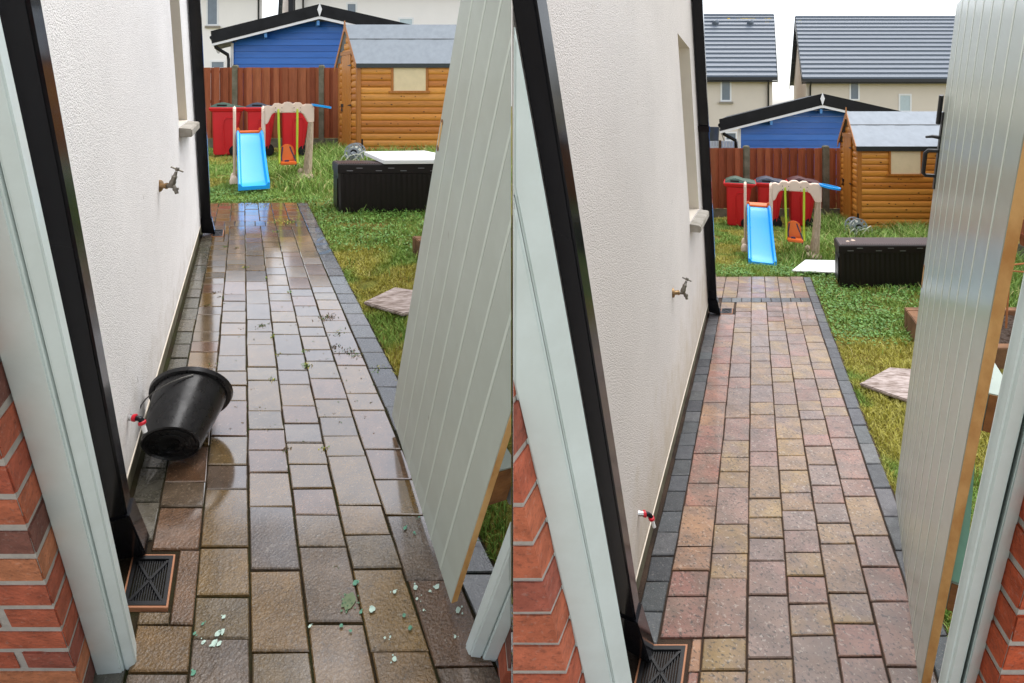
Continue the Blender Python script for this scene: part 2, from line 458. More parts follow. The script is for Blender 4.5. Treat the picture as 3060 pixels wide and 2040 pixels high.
# ------------------------------------------------------------------ the two plots
class Lot:
    def __init__(s, vu, vv, h, du, dv, kw, side):
        s.vu, s.vv, s.h, s.side = vu, vv, h, side
        s.px = (vu - UC) / F                      # the passage runs along (px, 1)
        s.s = (YH - vv) / F                       # slope of the ground
        s.p = Vector((s.px, 1, s.s))
        s.d = Vector(((du - UC), F, -(dv - YH)))  # uprights of the entrance lean along this
        s.d = s.d / s.d.z
        s.kw = kw                                 # lateral position of the house wall
        s.wn = s.p.cross(s.d).normalized()
        s.wn = s.wn if s.wn.x > 0 else -s.wn      # out of the house wall, towards the passage
        s.wo = s.pt(1.0, kw)
    def gz(s, Y): return H - s.h + s.s * Y
    def pt(s, Y, k, z=0.0): return Vector((s.px * Y + k * s.h, Y, s.gz(Y) + z))
    def ground(s, u, v, lift=0.0):
        Y = F * (s.h - lift) / (v - s.vv)
        return Vector(((u - UC) * Y / F, Y, s.gz(Y) + lift))
    def at(s, u, v, Y): return Vector(((u - UC) * Y / F, Y, H - (v - YH) * Y / F))
    def wall(s, u, v, off=0.0):
        r = Vector(((u - UC) / F, 1, -(v - YH) / F))
        c = Vector((0, 0, H))
        return c + r * ((s.wo + s.wn * off - c).dot(s.wn) / r.dot(s.wn))
    def wa(s, a, t, off=0.0):                     # point on the house wall: distance along, height
        return s.wo + s.p * (a - 1.0) + s.d * t + s.wn * off
    def wall_at(s, P):                            # inverse of wa
        q = P - s.wo
        import mathutils
        mt = mathutils.Matrix((s.p, s.d, s.wn)).transposed()
        r = mt.inverted() @ q
        return r.x + 1.0, r.y
    def rise_to(s, B, v):                         # height up an upright from B that meets photo row v
        a = (v - YH) / F
        return ((H - B.z) - a * B.y) / (1.0 + a * s.d.y)

L = Lot(727, 235, 1.52, 777, 3625, -0.268, -1)
Q = Lot(2252, 385, 1.85, 2310, 4400, -0.2445, 1)
PATH_END = {L: F * L.h / (605 - L.vv), Q: F * Q.h / (826 - Q.vv)}

# ------------------------------------------------------------------ ground, lawns
for lot, nm, (xa, xb) in ((L, 'lawn', (-70, 0)), (Q, 'lawn', (0, 70))):
    g = MB()
    for y0, y1 in ((-6, 14), (14, 70)):
        g.add([(xa, y0, lot.gz(y0) - .02), (xb, y0, lot.gz(y0) - .02), (xb, y1, lot.gz(y1) - .02), (xa, y1, lot.gz(y1) - .02)], [(0, 1, 2, 3)])
    g.add([(0, -6, lot.gz(-6) - .02), (0, 70, lot.gz(70) - .02), (0, 70, -6), (0, -6, -6)], [(0, 1, 2, 3)])
    tag(g.build(nm, M['lawn'], normals=False), None, None, kind='structure')
for lot, (xa, xb) in ((L, (-9, -.001)), (Q, (.001, 9))):      # unseen pale concrete apron, added to bounce light onto the gateway posts
    g = MB()
    g.poly([(xa, -5.5, lot.gz(-5.5) - .012), (xb, -5.5, lot.gz(-5.5) - .012), (xb, .97, lot.gz(.97) - .012), (xa, .97, lot.gz(.97) - .012)])
    tag(g.build('bounce_pavement', M['concrete']), None, None, kind='structure')
g = MB()
g.poly([(-380, -60, -4.5), (380, -60, -4.5), (380, 390, -4.5), (-380, 390, -4.5)])
tag(g.build('ground', M['lawn']), None, None, kind='structure')

# ------------------------------------------------------------------ paved paths
def jit(c, a):
    k = 1 + random.uniform(-a, a)
    return tuple(max(0.004, x * k * (1 + random.uniform(-a, a) * .18)) for x in c[:3]) + (1,)

PAL_L = [srgb(108, 84, 46), srgb(98, 80, 56), srgb(110, 86, 52), srgb(102, 76, 56), srgb(92, 78, 64), srgb(100, 82, 54)]
PAL_R = [srgb(137, 112, 74), srgb(130, 96, 82), srgb(133, 106, 80), srgb(120, 102, 92), srgb(138, 113, 76), srgb(127, 99, 88)]
PAL_RED = [srgb(144, 100, 84), srgb(150, 114, 86), srgb(136, 94, 82)]
EDGE = [srgb(74, 76, 78), srgb(64, 66, 68), srgb(84, 84, 84)]

def block(mb, lot, k0, k1, Y0, Y1, col, gap=0.0032, hz=0.0):
    h = lot.h
    w0, w1 = k0 * h + gap, k1 * h - gap
    Y0, Y1 = Y0 + gap, Y1 - gap
    if Y1 - Y0 < .02 or w1 - w0 < .02: return
    j = lambda: random.uniform(-.0022, .0022)
    dz = hz + random.uniform(-.0018, .0018)
    tl = random.uniform(-.002, .002)
    cs = [(w0 + j(), Y0 + j()), (w1 + j(), Y0 + j()), (w1 + j(), Y1 + j()), (w0 + j(), Y1 + j())]
    e = 0.0032
    ins = [(cs[0][0] + e, cs[0][1] + e), (cs[1][0] - e, cs[1][1] + e), (cs[2][0] - e, cs[2][1] - e), (cs[3][0] + e, cs[3][1] - e)]
    P = lambda w, Y, z: (lot.px * Y + w, Y, lot.gz(Y) + z)
    vs = [P(w, Y, -.03) for w, Y in cs] + [P(w, Y, dz - .003) for w, Y in cs] + [P(w, Y, dz + (tl if i < 2 else -tl) * .5) for i, (w, Y) in enumerate(ins)]
    mb.col = col
    mb.add(vs, [(0, 1, 5, 4), (1, 2, 6, 5), (2, 3, 7, 6), (3, 0, 4, 7), (4, 5, 9, 8), (5, 6, 10, 9), (6, 7, 11, 10), (7, 4, 8, 11), (8, 9, 10, 11)])

def rows_to_Y(lot, vs): return sorted([F * lot.h / (v - lot.vv) for v in vs])

def column_rows(lot, vs, Ystart, Yend):
    ys = rows_to_Y(lot, vs)
    out = list(ys)
    y = ys[0]
    while y > Ystart:
        y -= random.choice((.12, .16, .24)); out.insert(0, y)
    y = ys[-1]
    while y < Yend - .1:
        y += random.choice((.12, .16, .16, .24)); out.append(min(y, Yend))
    if out[-1] < Yend - .001: out[-1] = Yend
    return out

def holes(lot, boxes, k0, k1, y0, y1):
    for (a0, a1, b0, b1) in boxes:
        if k0 < a1 - .01 and k1 > a0 + .01 and y0 < b1 - .01 and y1 > b0 + .01: return True
    return False

JL = [-.197, -.092, .0125, .117, .2215, .326, .430]
JR = [-.186 + .0865 * i for i in range(7)]
ROWS_L = [
    [848, 875, 915, 939, 991, 1020, 1051, 1098, 1160, 1230, 1330, 1438, 1514, 1640, 1866, 2008],
    [930, 964, 1000, 1062, 1109, 1151, 1196, 1302, 1388, 1462, 1635, 1778, 1908],
    [808, 841, 866, 908, 954, 990, 1029, 1096, 1136, 1227, 1283, 1345, 1411, 1513, 1702, 1949],
    [821, 852, 877, 899, 930, 962, 999, 1058, 1107, 1149, 1212, 1264, 1322, 1386, 1459, 1537, 1633, 1860],
    [828, 863, 884, 913, 944, 977, 1004, 1044, 1079, 1131, 1192, 1245, 1302, 1362, 1509, 1596, 1697, 1944],
    [821, 857, 875, 896, 925, 957, 993, 1055, 1091, 1174, 1225, 1342, 1431, 1536, 1732, 1988]]
ROWS_R = [
    [1240, 1271, 1304, 1354, 1442, 1511, 1631, 1703, 1781, 1904], [1248, 1315, 1364, 1408, 1455, 1565, 1652, 1727, 1903],
    [1238, 1279, 1348, 1391, 1488, 1545, 1606, 1674, 1777, 1966], [1246, 1311, 1361, 1404, 1470, 1524, 1584, 1649, 1720, 1802, 1896],
    [1224, 1253, 1297, 1332, 1387, 1449, 1502, 1561, 1624, 1771, 1861, 1960], [1243, 1307, 1343, 1430, 1483, 1599, 1692, 1797, 1990]]
GULLY = {}
def gully_box(lot, uv):        # footprint of a drain: lateral range (in units of lot.h) and Y range, from its four corners
    P = [lot.ground(*q) for q in uv]
    ks = [(q.x - lot.px * q.y) / lot.h for q in P]
    ys = [q.y for q in P]
    return (min(ks), max(ks), min(ys), max(ys))
NEAR_L = gully_box(L, [(428, 1668), (522, 1660), (519, 1806), (376, 1819)])
NEAR_R = gully_box(Q, [(1935, 1939), (2028, 1928), (2034, 2090), (1880, 2100)])
NEAR_L = (-.232, NEAR_L[1] - .010, NEAR_L[2], NEAR_L[3])
NEAR_R = (-.215, NEAR_R[1], NEAR_R[2], NEAR_R[3])
FAR_L = gully_box(L, [(622, 698), (669, 687), (667, 705), (618, 707)])
FAR_R = gully_box(Q, [(2144, 926), (2190, 922), (2188, 938), (2142, 938)])
FAR_L = (-.20, FAR_L[1], FAR_L[2], FAR_L[3]); FAR_R = (-.18, FAR_R[1], FAR_R[2], FAR_R[3])

def path(lot, J, rows, ko, pal, mpav, mjoint, band_v, gl):
    Yb = F * lot.h / (band_v[1] - lot.vv)          # near edge of the cross band
    Yb2 = F * lot.h / (band_v[0] - lot.vv)
    Ye = PATH_END[lot]
    left = lot is L
    base = MB()
    base.poly([tuple(lot.pt(.95, lot.kw - .06, -.009)), tuple(lot.pt(.95, ko + .004, -.009)), tuple(lot.pt(Ye, ko + .004, -.009)), tuple(lot.pt(Ye, lot.kw - .06, -.009))])
    base.poly([tuple(lot.pt(5.3, lot.kw - .9, -.011)), tuple(lot.pt(5.3, lot.kw + .2, -.011)), tuple(lot.pt(Ye, lot.kw + .2, -.011)), tuple(lot.pt(Ye, lot.kw - .9, -.011))])
    root = base.build('path', mjoint)
    tag(root, None, None, kind='structure')
    mb, ed = MB(), MB()
    def shade(ci, Y):
        if not left and ci == 0 and Y < 5: return jit(random.choice(PAL_RED), .12)
        return jit(random.choice(pal), .13)
    for ci in range(6):
        ys = column_rows(lot, rows[ci], 1.0, Yb)
        for a, b in zip(ys, ys[1:]):
            if holes(lot, gl, J[ci], J[ci + 1], a, b):
                for g0 in gl:                       # pavers cut round the drain
                    if J[ci] < g0[1] and J[ci + 1] > g0[1] + .012 and a < g0[3] and b > g0[2]:
                        block(mb, lot, g0[1] + .006, J[ci + 1], a, b, shade(ci, a))
                    if b > g0[3] + .03 and a < g0[3]:
                        block(mb, lot, J[ci], min(J[ci + 1], g0[1] + .006), g0[3] + .006, b, shade(ci, a))
                    if a < g0[2] - .03 and b > g0[2]:
                        block(mb, lot, J[ci], min(J[ci + 1], g0[1] + .006), a, g0[2] - .006, shade(ci, a))
                continue
            block(mb, lot, J[ci], J[ci + 1], a, b, shade(ci, a))
    w = (J[6] - J[0]) / 9                           # the cross band of small setts, then the far square
    for i in range(9):
        block(ed if not left else mb, lot, J[0] + w * i, J[0] + w * (i + 1), Yb, Yb2, jit(random.choice(EDGE if not left else pal), .2) if not left else jit(random.choice(pal), .15))
    w = (J[6] - J[0]) / 6
    for ci in range(-6, 6):
        ys = column_rows(lot, [band_v[0]], Yb2, Ye)
        for a, b in zip(ys, ys[1:]):
            if b > Yb2 + .02: block(mb, lot, J[0] + w * ci, J[0] + w * (ci + 1), max(a, Yb2), b, shade(3, a))
    y = .98
    while y < Ye:
        l = random.uniform(.155, .175) if left else random.uniform(.19, .205)
        block(ed, lot, J[6] + .002, ko, y, min(y + l, Ye), jit(random.choice(EDGE), .2), hz=-.002)
        y += l
    y = .98
    yend = F * lot.h / ((690 if left else 926) - lot.vv)
    while y < yend:
        l = random.uniform(.15, .17) if left else random.uniform(.12, .14)
        if not holes(lot, gl, lot.kw, J[0], y, y + l):
            block(ed, lot, lot.kw + .004, J[0], y, y + l, jit(srgb(86, 82, 70) if left else random.choice(EDGE), .2), hz=-.001)
        y += l
    mb.build('path_paving', mpav, root)
    ed.build('path_edging', M['edge_wet'] if left else M['edge_stone'], root)
    return root

pathL = path(L, JL, ROWS_L, .517, PAL_L, M['paver_l'], M['joint_l'], (660, 675), [NEAR_L, FAR_L])
pathR = path(Q, JR, ROWS_R, .384, PAL_R, M['paver_r'], M['joint_r'], (889, 902), [NEAR_R, FAR_R])

# spilled paint on the wet path (flat marks)
sp = MB()
def splat(u, v, r, col, n=15):
    r = r * .6
    P = L.ground(u, v, .0045)
    sp.col = col
    pts = []
    for k in range(n):
        a = 2 * math.pi * k / n
        q = r * random.uniform(.78, 1.12)
        x, y = P.x + math.cos(a) * q, P.y + math.sin(a) * q * 1.2
        pts.append((x, y, L.gz(y) + .0045))
    sp.poly(pts)
mint, teal = srgb(186, 208, 194), srgb(88, 142, 116)
for u, v, r in ((1242, 1754, .012), (1305, 1753, .012), (1179, 1767, .009), (1112, 1820, .014), (1246, 1788, .007), (1369, 1822, .013),
                (1179, 1968, .010), (652, 1892, .013), (664, 1886, .010), (640, 1920, .014), (655, 1922, .010), (608, 1918, .008), (669, 1842, .008),
                (926, 1870, .007), (1266, 1822, .005), (1150, 1905, .005), (1166, 1902, .005), (1285, 1765, .006), (1360, 1902, .006)):
    splat(u, v, r, mint)
    for _ in range(2): splat(u + random.uniform(-14, 14), v + random.uniform(-12, 12), r * .35, mint, 7)
for u, v, r in ((581, 1892, .007), (578, 2010, .010), (606, 1863, .006), (1020, 1868, .008), (1048, 1884, .006), (1078, 1828, .008), (1208, 1838, .008), (1225, 1875, .009), (1210, 1577, .010), (1238, 1590, .007), (1062, 1740, .014), (1252, 1544, .006)):
    splat(u, v, r, teal)
    splat(u + random.uniform(-10, 10), v + random.uniform(-9, 9), r * .5, teal, 7)
splat(1042, 1794, .036, srgb(104, 118, 84), 19)
for _ in range(26):
    a, q = random.uniform(0, 6.28), random.random() ** .7
    splat(1040 + math.cos(a) * q * 34, 1795 + math.sin(a) * q * 38, random.uniform(.002, .006), jit(srgb(92, 128, 96), .25), 7)
sp.build('paint_marks', M['paint_spot'], pathL)

# ------------------------------------------------------------------ houses beside the passages
def side_house(lot, mwall, yfar, sa, st, plv, label, clip=None):
    a0, a1, T = 1.46, yfar, 3.25
    (n0, n1), (t0, t1) = sa, st
    root = thing('house', label, 'house', lot.wa(a0, 0))
    m = MB()
    W = lambda a, t, o=0: tuple(lot.wa(a, t, o))
    pl = plv
    As, Ts = [a0, n0, n1, a1], [pl, t0, t1, T]
    for i in range(3):
        for j in range(3):
            if i == 1 and j == 1: continue
            m.poly([W(As[i], Ts[j]), W(As[i + 1], Ts[j]), W(As[i + 1], Ts[j + 1]), W(As[i], Ts[j + 1])])
    D = -5.0
    m.poly([W(a0, pl), W(a0, T), W(a0, T, D), W(a0, pl, D)])
    m.poly([W(a1, pl), W(a1, T), W(a1, T, D), W(a1, pl, D)])
    m.poly([W(a0, T), W(a1, T), W(a1, T, D), W(a0, T, D)])
    m.poly([W(a0, pl, D), W(a1, pl, D), W(a1, T, D), W(a0, T, D)])
    m.poly([W(a0, pl), W(a1, pl), W(a1, pl, D), W(a0, pl, D)])
    m.build('wall', mwall, root, clip=clip)
    p = MB()
    p.hexa([W(a0, -.1, -.012), W(a1, -.1, -.012), W(a1, -.1, D + .05), W(a0, -.1, D + .05), W(a0, pl + .0, -.012), W(a1, pl, -.012), W(a1, pl, D + .05), W(a0, pl, D + .05)])
    p.build('plinth', M['plinth'], root, clip=clip)
    b = MB()
    b.hexa([W(a0, pl - .006, -.02), W(a1, pl - .006, -.02), W(a1, pl - .006, .003), W(a0, pl - .006, .003), W(a0, pl + .004, -.02), W(a1, pl + .004, -.02), W(a1, pl + .002, .003), W(a0, pl + .002, .003)])
    b.build('render_bead', M['reveal'], root)
    rv = MB()
    dp = -.16
    rv.poly([W(n0, t0), W(n0, t1), W(n0, t1, dp), W(n0, t0, dp)])
    rv.poly([W(n1, t0), W(n1, t1), W(n1, t1, dp), W(n1, t0, dp)])
    rv.poly([W(n0, t1), W(n1, t1), W(n1, t1, dp), W(n0, t1, dp)])
    rv.poly([W(n0, t0), W(n1, t0), W(n1, t0, dp), W(n0, t0, dp)])
    win = rv.build('window', M['reveal'], root, normals=False)
    fr = MB()
    e = .05
    for q in ((n0, n0 + e, t0, t1), (n1 - e, n1, t0, t1), (n0 + e, n1 - e, t0, t0 + e), (n0 + e, n1 - e, t1 - e, t1)):
        fr.hexa([W(q[0], q[2], dp), W(q[1], q[2], dp), W(q[1], q[2], dp - .05), W(q[0], q[2], dp - .05), W(q[0], q[3], dp), W(q[1], q[3], dp), W(q[1], q[3], dp - .05), W(q[0], q[3], dp - .05)])
    fr.build('frame', M['white_paint'], win)
    gl = MB()
    gl.poly([W(n0, t0, dp - .03), W(n1, t0, dp - .03), W(n1, t1, dp - .03), W(n0, t1, dp - .03)])
    gl.build('pane', M['glass'], win)
    s = MB()
    s.hexa([W(n0 - .03, t0 - .075, -.05), W(n1 + .06, t0 - .075, -.05), W(n1 + .06, t0 - .075, .075), W(n0 - .03, t0 - .075, .075),
            W(n0 - .03, t0 + .004, -.15), W(n1 + .06, t0 + .004, -.15), W(n1 + .06, t0 - .02, .075), W(n0 - .03, t0 - .02, .075)])
    s.build('sill', M['concrete'], root, bevel=.006)
    return root

an0, tn0 = L.wall_at(L.wall(535, 376)); an1, _ = L.wall_at(L.wall(561, 376))
houseL = side_house(L, M['wall_white'], F * L.h / (690 - L.vv) + .08, (an0, an1), (tn0, 2.55), .12, 'white roughcast house wall with a brass tap, above the wet path with the bucket')
bn0, sn0 = Q.wall_at(Q.wall(2062, 663)); bn1, _ = Q.wall_at(Q.wall(2091, 663)); _, sn1 = Q.wall_at(Q.wall(2024, 98))
houseR = side_house(Q, M['wall_cream'], F * Q.h / (926 - Q.vv) + .08, (bn0, bn1), (sn0, sn1), .12, 'cream roughcast house wall with narrow window recess, beside the clean dry path', clip=1)

# ------------------------------------------------------------------ downpipes, gullies, taps
def downpipe(lot, a0, a1, out, ttop, label, shoe_t, collars=()):
    root = thing('downpipe', label, 'downpipe', lot.wa(a0, 0))
    m = MB()
    W = lambda a, t, o: tuple(lot.wa(a, t, o))
    m.hexa([W(a0, shoe_t, .006), W(a1, shoe_t, .006), W(a1, shoe_t, out), W(a0, shoe_t, out), W(a0, ttop, .006), W(a1, ttop, .006), W(a1, ttop, out), W(a0, ttop, out)])
    m.build('pipe', M['black_pipe'], root, bevel=.006, smooth=40)
    s = MB()
    e = .006
    s.hexa([W(a0 - e, .03, .002), W(a1 + e, .03, .002), W(a1 + e, .005, out + .03), W(a0 - e, .005, out + .03), W(a0 - e, shoe_t + .10, .002), W(a1 + e, shoe_t + .10, .002), W(a1 + e, shoe_t + .10, out + e), W(a0 - e, shoe_t + .10, out + e)])
    s.build('shoe', M['black_pipe'], root, bevel=.004)
    for tb in collars:
        b = MB()
        b.hexa([W(a0 - .02, tb, .001), W(a1 + .02, tb, .001), W(a1 + e, tb, out + e), W(a0 - e, tb, out + e), W(a0 - .02, tb + .05, .001), W(a1 + .02, tb + .05, .001), W(a1 + e, tb + .05, out + e), W(a0 - e, tb + .05, out + e)])
        b.build('bracket', M['black_pipe'], root)
    return root
A = F * L.h / (1690 - L.vv)
downpipe(L, A, A + .062, .058, 2.0, 'glossy black square downpipe running into the large gully of the wet path', .12)
A = F * L.h / (704 - L.vv)
downpipe(L, A, A + .085, .088, 3.2, 'black downpipe at the far corner of the white house wall', .08)
# right plot: the arris stands at (1895, 1500)
A = 1.89
downpipe(Q, A, A + .065, .058, 2.2, 'glossy black square downpipe close behind the green post, beside the dry path', .12)
A = F * Q.h / (938 - Q.vv)
downpipe(Q, A, A + .085, .085, 3.2, 'black downpipe at the far corner of the cream house wall, with a joint collar', .08, (1.86,))

def gully(lot, box, label):
    k0, k1, y0, y1 = box
    h = lot.h
    P = lambda w, Y, z: (lot.px * Y + w, Y, lot.gz(Y) + z)
    w0, w1 = k0 * h, k1 * h
    root = thing('drain_gully', label, 'drain', P(w0, y0, 0))
    def rim(name, a, b, za, zb, m_):
        m = MB()
        for (x0, x1, s0, s1) in ((w0 + a, w1 - a, y0 + a, y0 + b), (w0 + a, w1 - a, y1 - b, y1 - a), (w0 + a, w0 + b, y0 + b, y1 - b), (w1 - b, w1 - a, y0 + b, y1 - b)):
            m.hexa([P(x0, s0, za), P(x1, s0, za), P(x1, s1, za), P(x0, s1, za), P(x0, s0, zb), P(x1, s0, zb), P(x1, s1, zb), P(x0, s1, zb)])
        return m.build(name, m_, root)
    S = min(w1 - w0, y1 - y0)
    rim('rim', 0, .04 * S, -.04, .004, M['terracotta'])
    rim('grate_frame', .041 * S, .13 * S, -.03, .006, M['black_metal'])
    g = MB()
    i0, i1, j0, j1 = w0 + .15 * S, w1 - .15 * S, y0 + .15 * S, y1 - .15 * S
    nb = 13
    for k in range(nb):
        x = i0 + (i1 - i0) * (k + .5) / nb
        r = (i1 - i0) / nb * .24
        g.hexa([P(x - r, j0, -.02), P(x + r, j0, -.02), P(x + r, j1, -.02), P(x - r, j1, -.02), P(x - r, j0, .001), P(x + r, j0, .001), P(x + r, j1, .001), P(x - r, j1, .001)])
    for (xa, ya, xb, yb) in ((i0, j0, i1, j1), (i0, j1, i1, j0)):
        r = .035 * S
        g.hexa([P(xa - r, ya, -.018), P(xa + r, ya, -.018), P(xb + r, yb, -.018), P(xb - r, yb, -.018), P(xa - r, ya, .004), P(xa + r, ya, .004), P(xb + r, yb, .004), P(xb - r, yb, .004)])
    g.build('grate', M['black_metal'], root)
    d = MB()
    d.hexa([P(w0 + .05 * S, y0 + .05 * S, -.05), P(w1 - .05 * S, y0 + .05 * S, -.05), P(w1 - .05 * S, y1 - .05 * S, -.05), P(w0 + .05 * S, y1 - .05 * S, -.05),
            P(w0 + .05 * S, y0 + .05 * S, -.032), P(w1 - .05 * S, y0 + .05 * S, -.032), P(w1 - .05 * S, y1 - .05 * S, -.032), P(w0 + .05 * S, y1 - .05 * S, -.032)])
    d.build('pit', M['dark_pit'], root)
gully(L, NEAR_L, 'square gully with terracotta rim and black grate in the wet path, nearest the camera')
gully(L, FAR_L, 'small drain grate at the far end of the white house wall, by the wet path')
gully(Q, NEAR_R, 'square gully with terracotta rim and black grate beside the clean path, nearest the camera')
gully(Q, FAR_R, 'small rusty drain grate at the far end of the cream house wall')

def tap(lot, u, v, s, label):
    o = lot.wall(u, v)
    root = thing('garden_tap', label, 'tap', o)
    ax = Ax(o, (s, -.0 * s, 0), (0, s, 0), (-.02 * s, 0, s))
    m = MB(ax); m.lathe([(.030, -.01), (.030, .004), (.026, .007)], (0, 0, 0), (1, 0, 0)); m.build('wall_plate', M['brass'], root, smooth=40)
    m = MB(ax); m.lathe([(.013, 0), (.013, .034), (.0155, .034), (.0155, .040)], (0, 0, 0), (1, 0, 0)); m.build('tail_pipe', M['brass'], root, smooth=40)
    m = MB(ax)
    m.tube([(.038, 0, 0), (.055, 0, .0), (.072, 0, .002)], [.010, .011, .012], 12)
    m.lathe([(.011, 0), (.015, .015), (.016, .03), (.012, .04), (.013, .06), (.009, .063), (.006, .085)], (.058, 0, -.008), (.36, 0, 1), 12)
    m.build('body', M['pewter'], root, smooth=50)
    m = MB(ax); m.tube([(.07, 0, 0), (.082, 0, -.018), (.088, 0, -.04)], [.010, .009, .009], 12); m.lathe([(.014, 0), (.014, .011)], (.081, 0, -.012), (.25, 0, -1), 8); m.build('spout', M['pewter'], root, smooth=50)
    m = MB(ax)
    hx, hz = .091, .082
    m.tube([(hx - .028, -.004, hz + .014), (hx + .028, .004, hz - .012)], .0045, 8)
    m.lathe([(.009, -.006), (.009, .010)], (hx, 0, hz), (.36, 0, 1), 10)
    m.build('handle', M['pewter'], root, smooth=50)
tap(L, 476, 555, 1.0, 'brass tap with crossbar handle on the white wall, high above the black bucket')
tap(Q, 2010, 874, .92, 'brass tap with crossbar handle on the cream wall under its window sill')

def outlet(lot, u, v, s, label):
    o = lot.wall(u, v)
    root = thing('hose_outlet', label, 'pipe fitting', o)
    ax = Ax(o, (s, 0, -.10 * s), (0, s, 0), (0, 0, s))
    m = MB(ax); m.lathe([(.013, -.01), (.013, .012), (.0105, .012), (.0105, .016), (.0125, .016), (.0125, .024)], (0, 0, 0), (1, 0, 0), 12); m.build('collar', M['chrome'], root, smooth=40)
    m = MB(ax); m.lathe([(.014, .022), (.0155, .026), (.0155, .034), (.012, .037)], (0, 0, 0), (1, 0, 0), 12); m.build('ring', M['red_plastic'], root, smooth=40)
    m = MB(ax); m.tube([(.034, 0, 0), (.050, 0, -.001), (.058, 0, -.006), (.062, 0, -.014)], .0105, 12); m.build('elbow', M['black_pipe'], root, smooth=60)
    m = MB(ax); m.lathe([(.012, .0), (.0155, .003), (.0155, .012), (.012, .015)], (.060, 0, -.011), (.32, 0, -1), 12); m.build('ring', M['red_plastic'], root, smooth=40)
    m = MB(ax); m.lathe([(.009, .0), (.009, .036)], (.065, 0, -.024), (.32, 0, -1), 12); m.build('spout', M['white_plastic'], root, smooth=40)
outlet(L, 382, 1246, .82, 'small outlet with red rings and white spout on the white wall, just above the bucket')
outlet(Q, 1908, 1533, .82, 'small outlet with red rings and white spout low on the cream wall')

# ------------------------------------------------------------------ gateway posts and brick piers
def post(lot, base, label, clip=None, T=2.1, step=None, cat='gate post'):
    root = thing('gate_post', label, cat, base[0])
    m = MB()
    m.prism([tuple(q - lot.d * .05) for q in base], [tuple(q + lot.d * T) for q in base])
    m.build('post', M['frame_green'], root, bevel=.004, clip=clip, smooth=35)
    if step:
        m = MB()
        m.prism([tuple(q - lot.d * .05) for q in step], [tuple(q + lot.d * T) for q in step])
        m.build('door_stop', M['frame_green'], root, bevel=.003, clip=clip, smooth=35)
    return root
def gp(lot, u, v): return lot.ground(u, v)
def back(lot, q, dist): return q + lot.p * dist

b1, b2, b3 = gp(L, 285, 2015), gp(L, 368, 2008), gp(L, 408, 1982)
post(L, [b1, b2, b2 + Vector((-.02, .06, 0)), b1 + Vector((-.02, .06, 0))], 'sage green gate post against the brick corner, on the left of the wet path',
     step=[b2 + Vector((.0015, .006, 0)), b3, b3 + Vector((-.035, .05, 0)), b2 + Vector((-.03, .055, 0))])
b1, b2, b3 = gp(Q, 1867, 2546), gp(Q, 1934, 2546), gp(Q, 1976, 2520)
post(Q, [b1, b2, b2 + Vector((.0, .06, 0)), b1 + Vector((.0, .06, 0))], 'sage green gate post against the brick corner, on the left of the dry path',
     clip=1, step=[b2 + Vector((.0015, .006, 0)), b3, b3 + Vector((-.02, .05, 0)), b2 + Vector((-.01, .055, 0))])
b0, b1, b2, b3 = gp(L, 1389, 1931), gp(L, 1403, 1962), gp(L, 1440, 1966), gp(L, 1486, 1972)
post(L, [b0, b1, b2, b2 + Vector((.0, .07, 0)), b0 + Vector((.03, .05, 0))], 'sage green gate post at the right of the wet path, its foot splashed with paint', clip=-1,
     step=[b2 + Vector((.0015, -.006, 0)), b3, b3 + Vector((.0, .06, 0)), b2 + Vector((.003, .06, 0))])
vv = 2545
cv = lambda u: 2310 + (u - 2310) * (4400 - vv) / (4400 - 1862)
b0, b1, b2, b3 = gp(Q, cv(2849), vv - 22), gp(Q, cv(2872), vv), gp(Q, cv(2912), vv), gp(Q, cv(2964), vv)
post(Q, [b0, b1, b2, b2 + Vector((.06, .07, 0)), b0 + Vector((.06, .06, 0))], 'sage green gate post with hinges at the right edge, beside the orange brick pier',
     step=[b2 + Vector((.0015, -.006, 0)), b3, b3 + Vector((.05, .06, 0)), b2 + Vector((.053, .06, 0))])

BR = [srgb(172, 92, 68), srgb(162, 84, 62), srgb(180, 102, 74), srgb(152, 84, 68), srgb(186, 118, 84), srgb(168, 90, 66), srgb(118, 76, 66)]
BR2 = [srgb(178, 82, 50), srgb(170, 74, 46), srgb(184, 90, 56)]
def brick_pier(lot, arris, dirn, ret, nret, label, clip=None, pal=BR, course=.087, T=2.3, width=1.0, seed=1):
    """arris: ground corner; the front face runs from it along +-X, the return runs back along the passage"""
    rnd = random.Random(seed)
    root = thing('brick_pier', label, 'brick pier', arris)
    core, br = MB(), MB()
    X = Vector((dirn, 0, 0))
    r = ret.normalized()
    e = .003
    A0 = arris + X * e + r * e
    core.prism([tuple(q - lot.d * .06) for q in (A0, A0 + X * width, A0 + X * width + r * (nret - e), A0 + r * (nret - e))],
               [tuple(q + lot.d * T) for q in (A0, A0 + X * width, A0 + X * width + r * (nret - e), A0 + r * (nret - e))])
    core.build('mortar', M['mortar'], root, clip=clip)
    n = int(T / course)
    g = .0065
    def add(x0, x1, t0, t1, deep):
        c = jit(rnd.choice(pal), .10)
        br.col = c
        j = lambda: rnd.uniform(-.0015, .0015)
        P = lambda a, b, t: tuple(arris + X * (a + j()) + r * (b + j()) + lot.d * (t + j()))
        lo = [(x0, 0), (x1, 0), (x1, deep), (x0, deep)]
        br.hexa([P(a, b, t0) for a, b in lo] + [P(a, b, t1) for a, b in lo])
    for k in range(-1, n):
        t0, t1 = k * course + g, (k + 1) * course - g
        x = 0.0
        first = True
        while x < width:
            ln = (.24 if (k % 2) else .115) if first else .24
            add(x if first else x + g, x + ln - g, t0, t1, nret if first else .05)
            x += ln
            first = False
    br.build('brickwork', M['brick'], root, bevel=.0035, clip=clip, smooth=30)
    return root
a1 = gp(L, 262, 2108); w1 = gp(L, 285, 2015)
brick_pier(L, a1, -1, w1 - a1, (w1 - a1).length + .03, 'red brick pier with grey mortar at the far left edge of the photo')
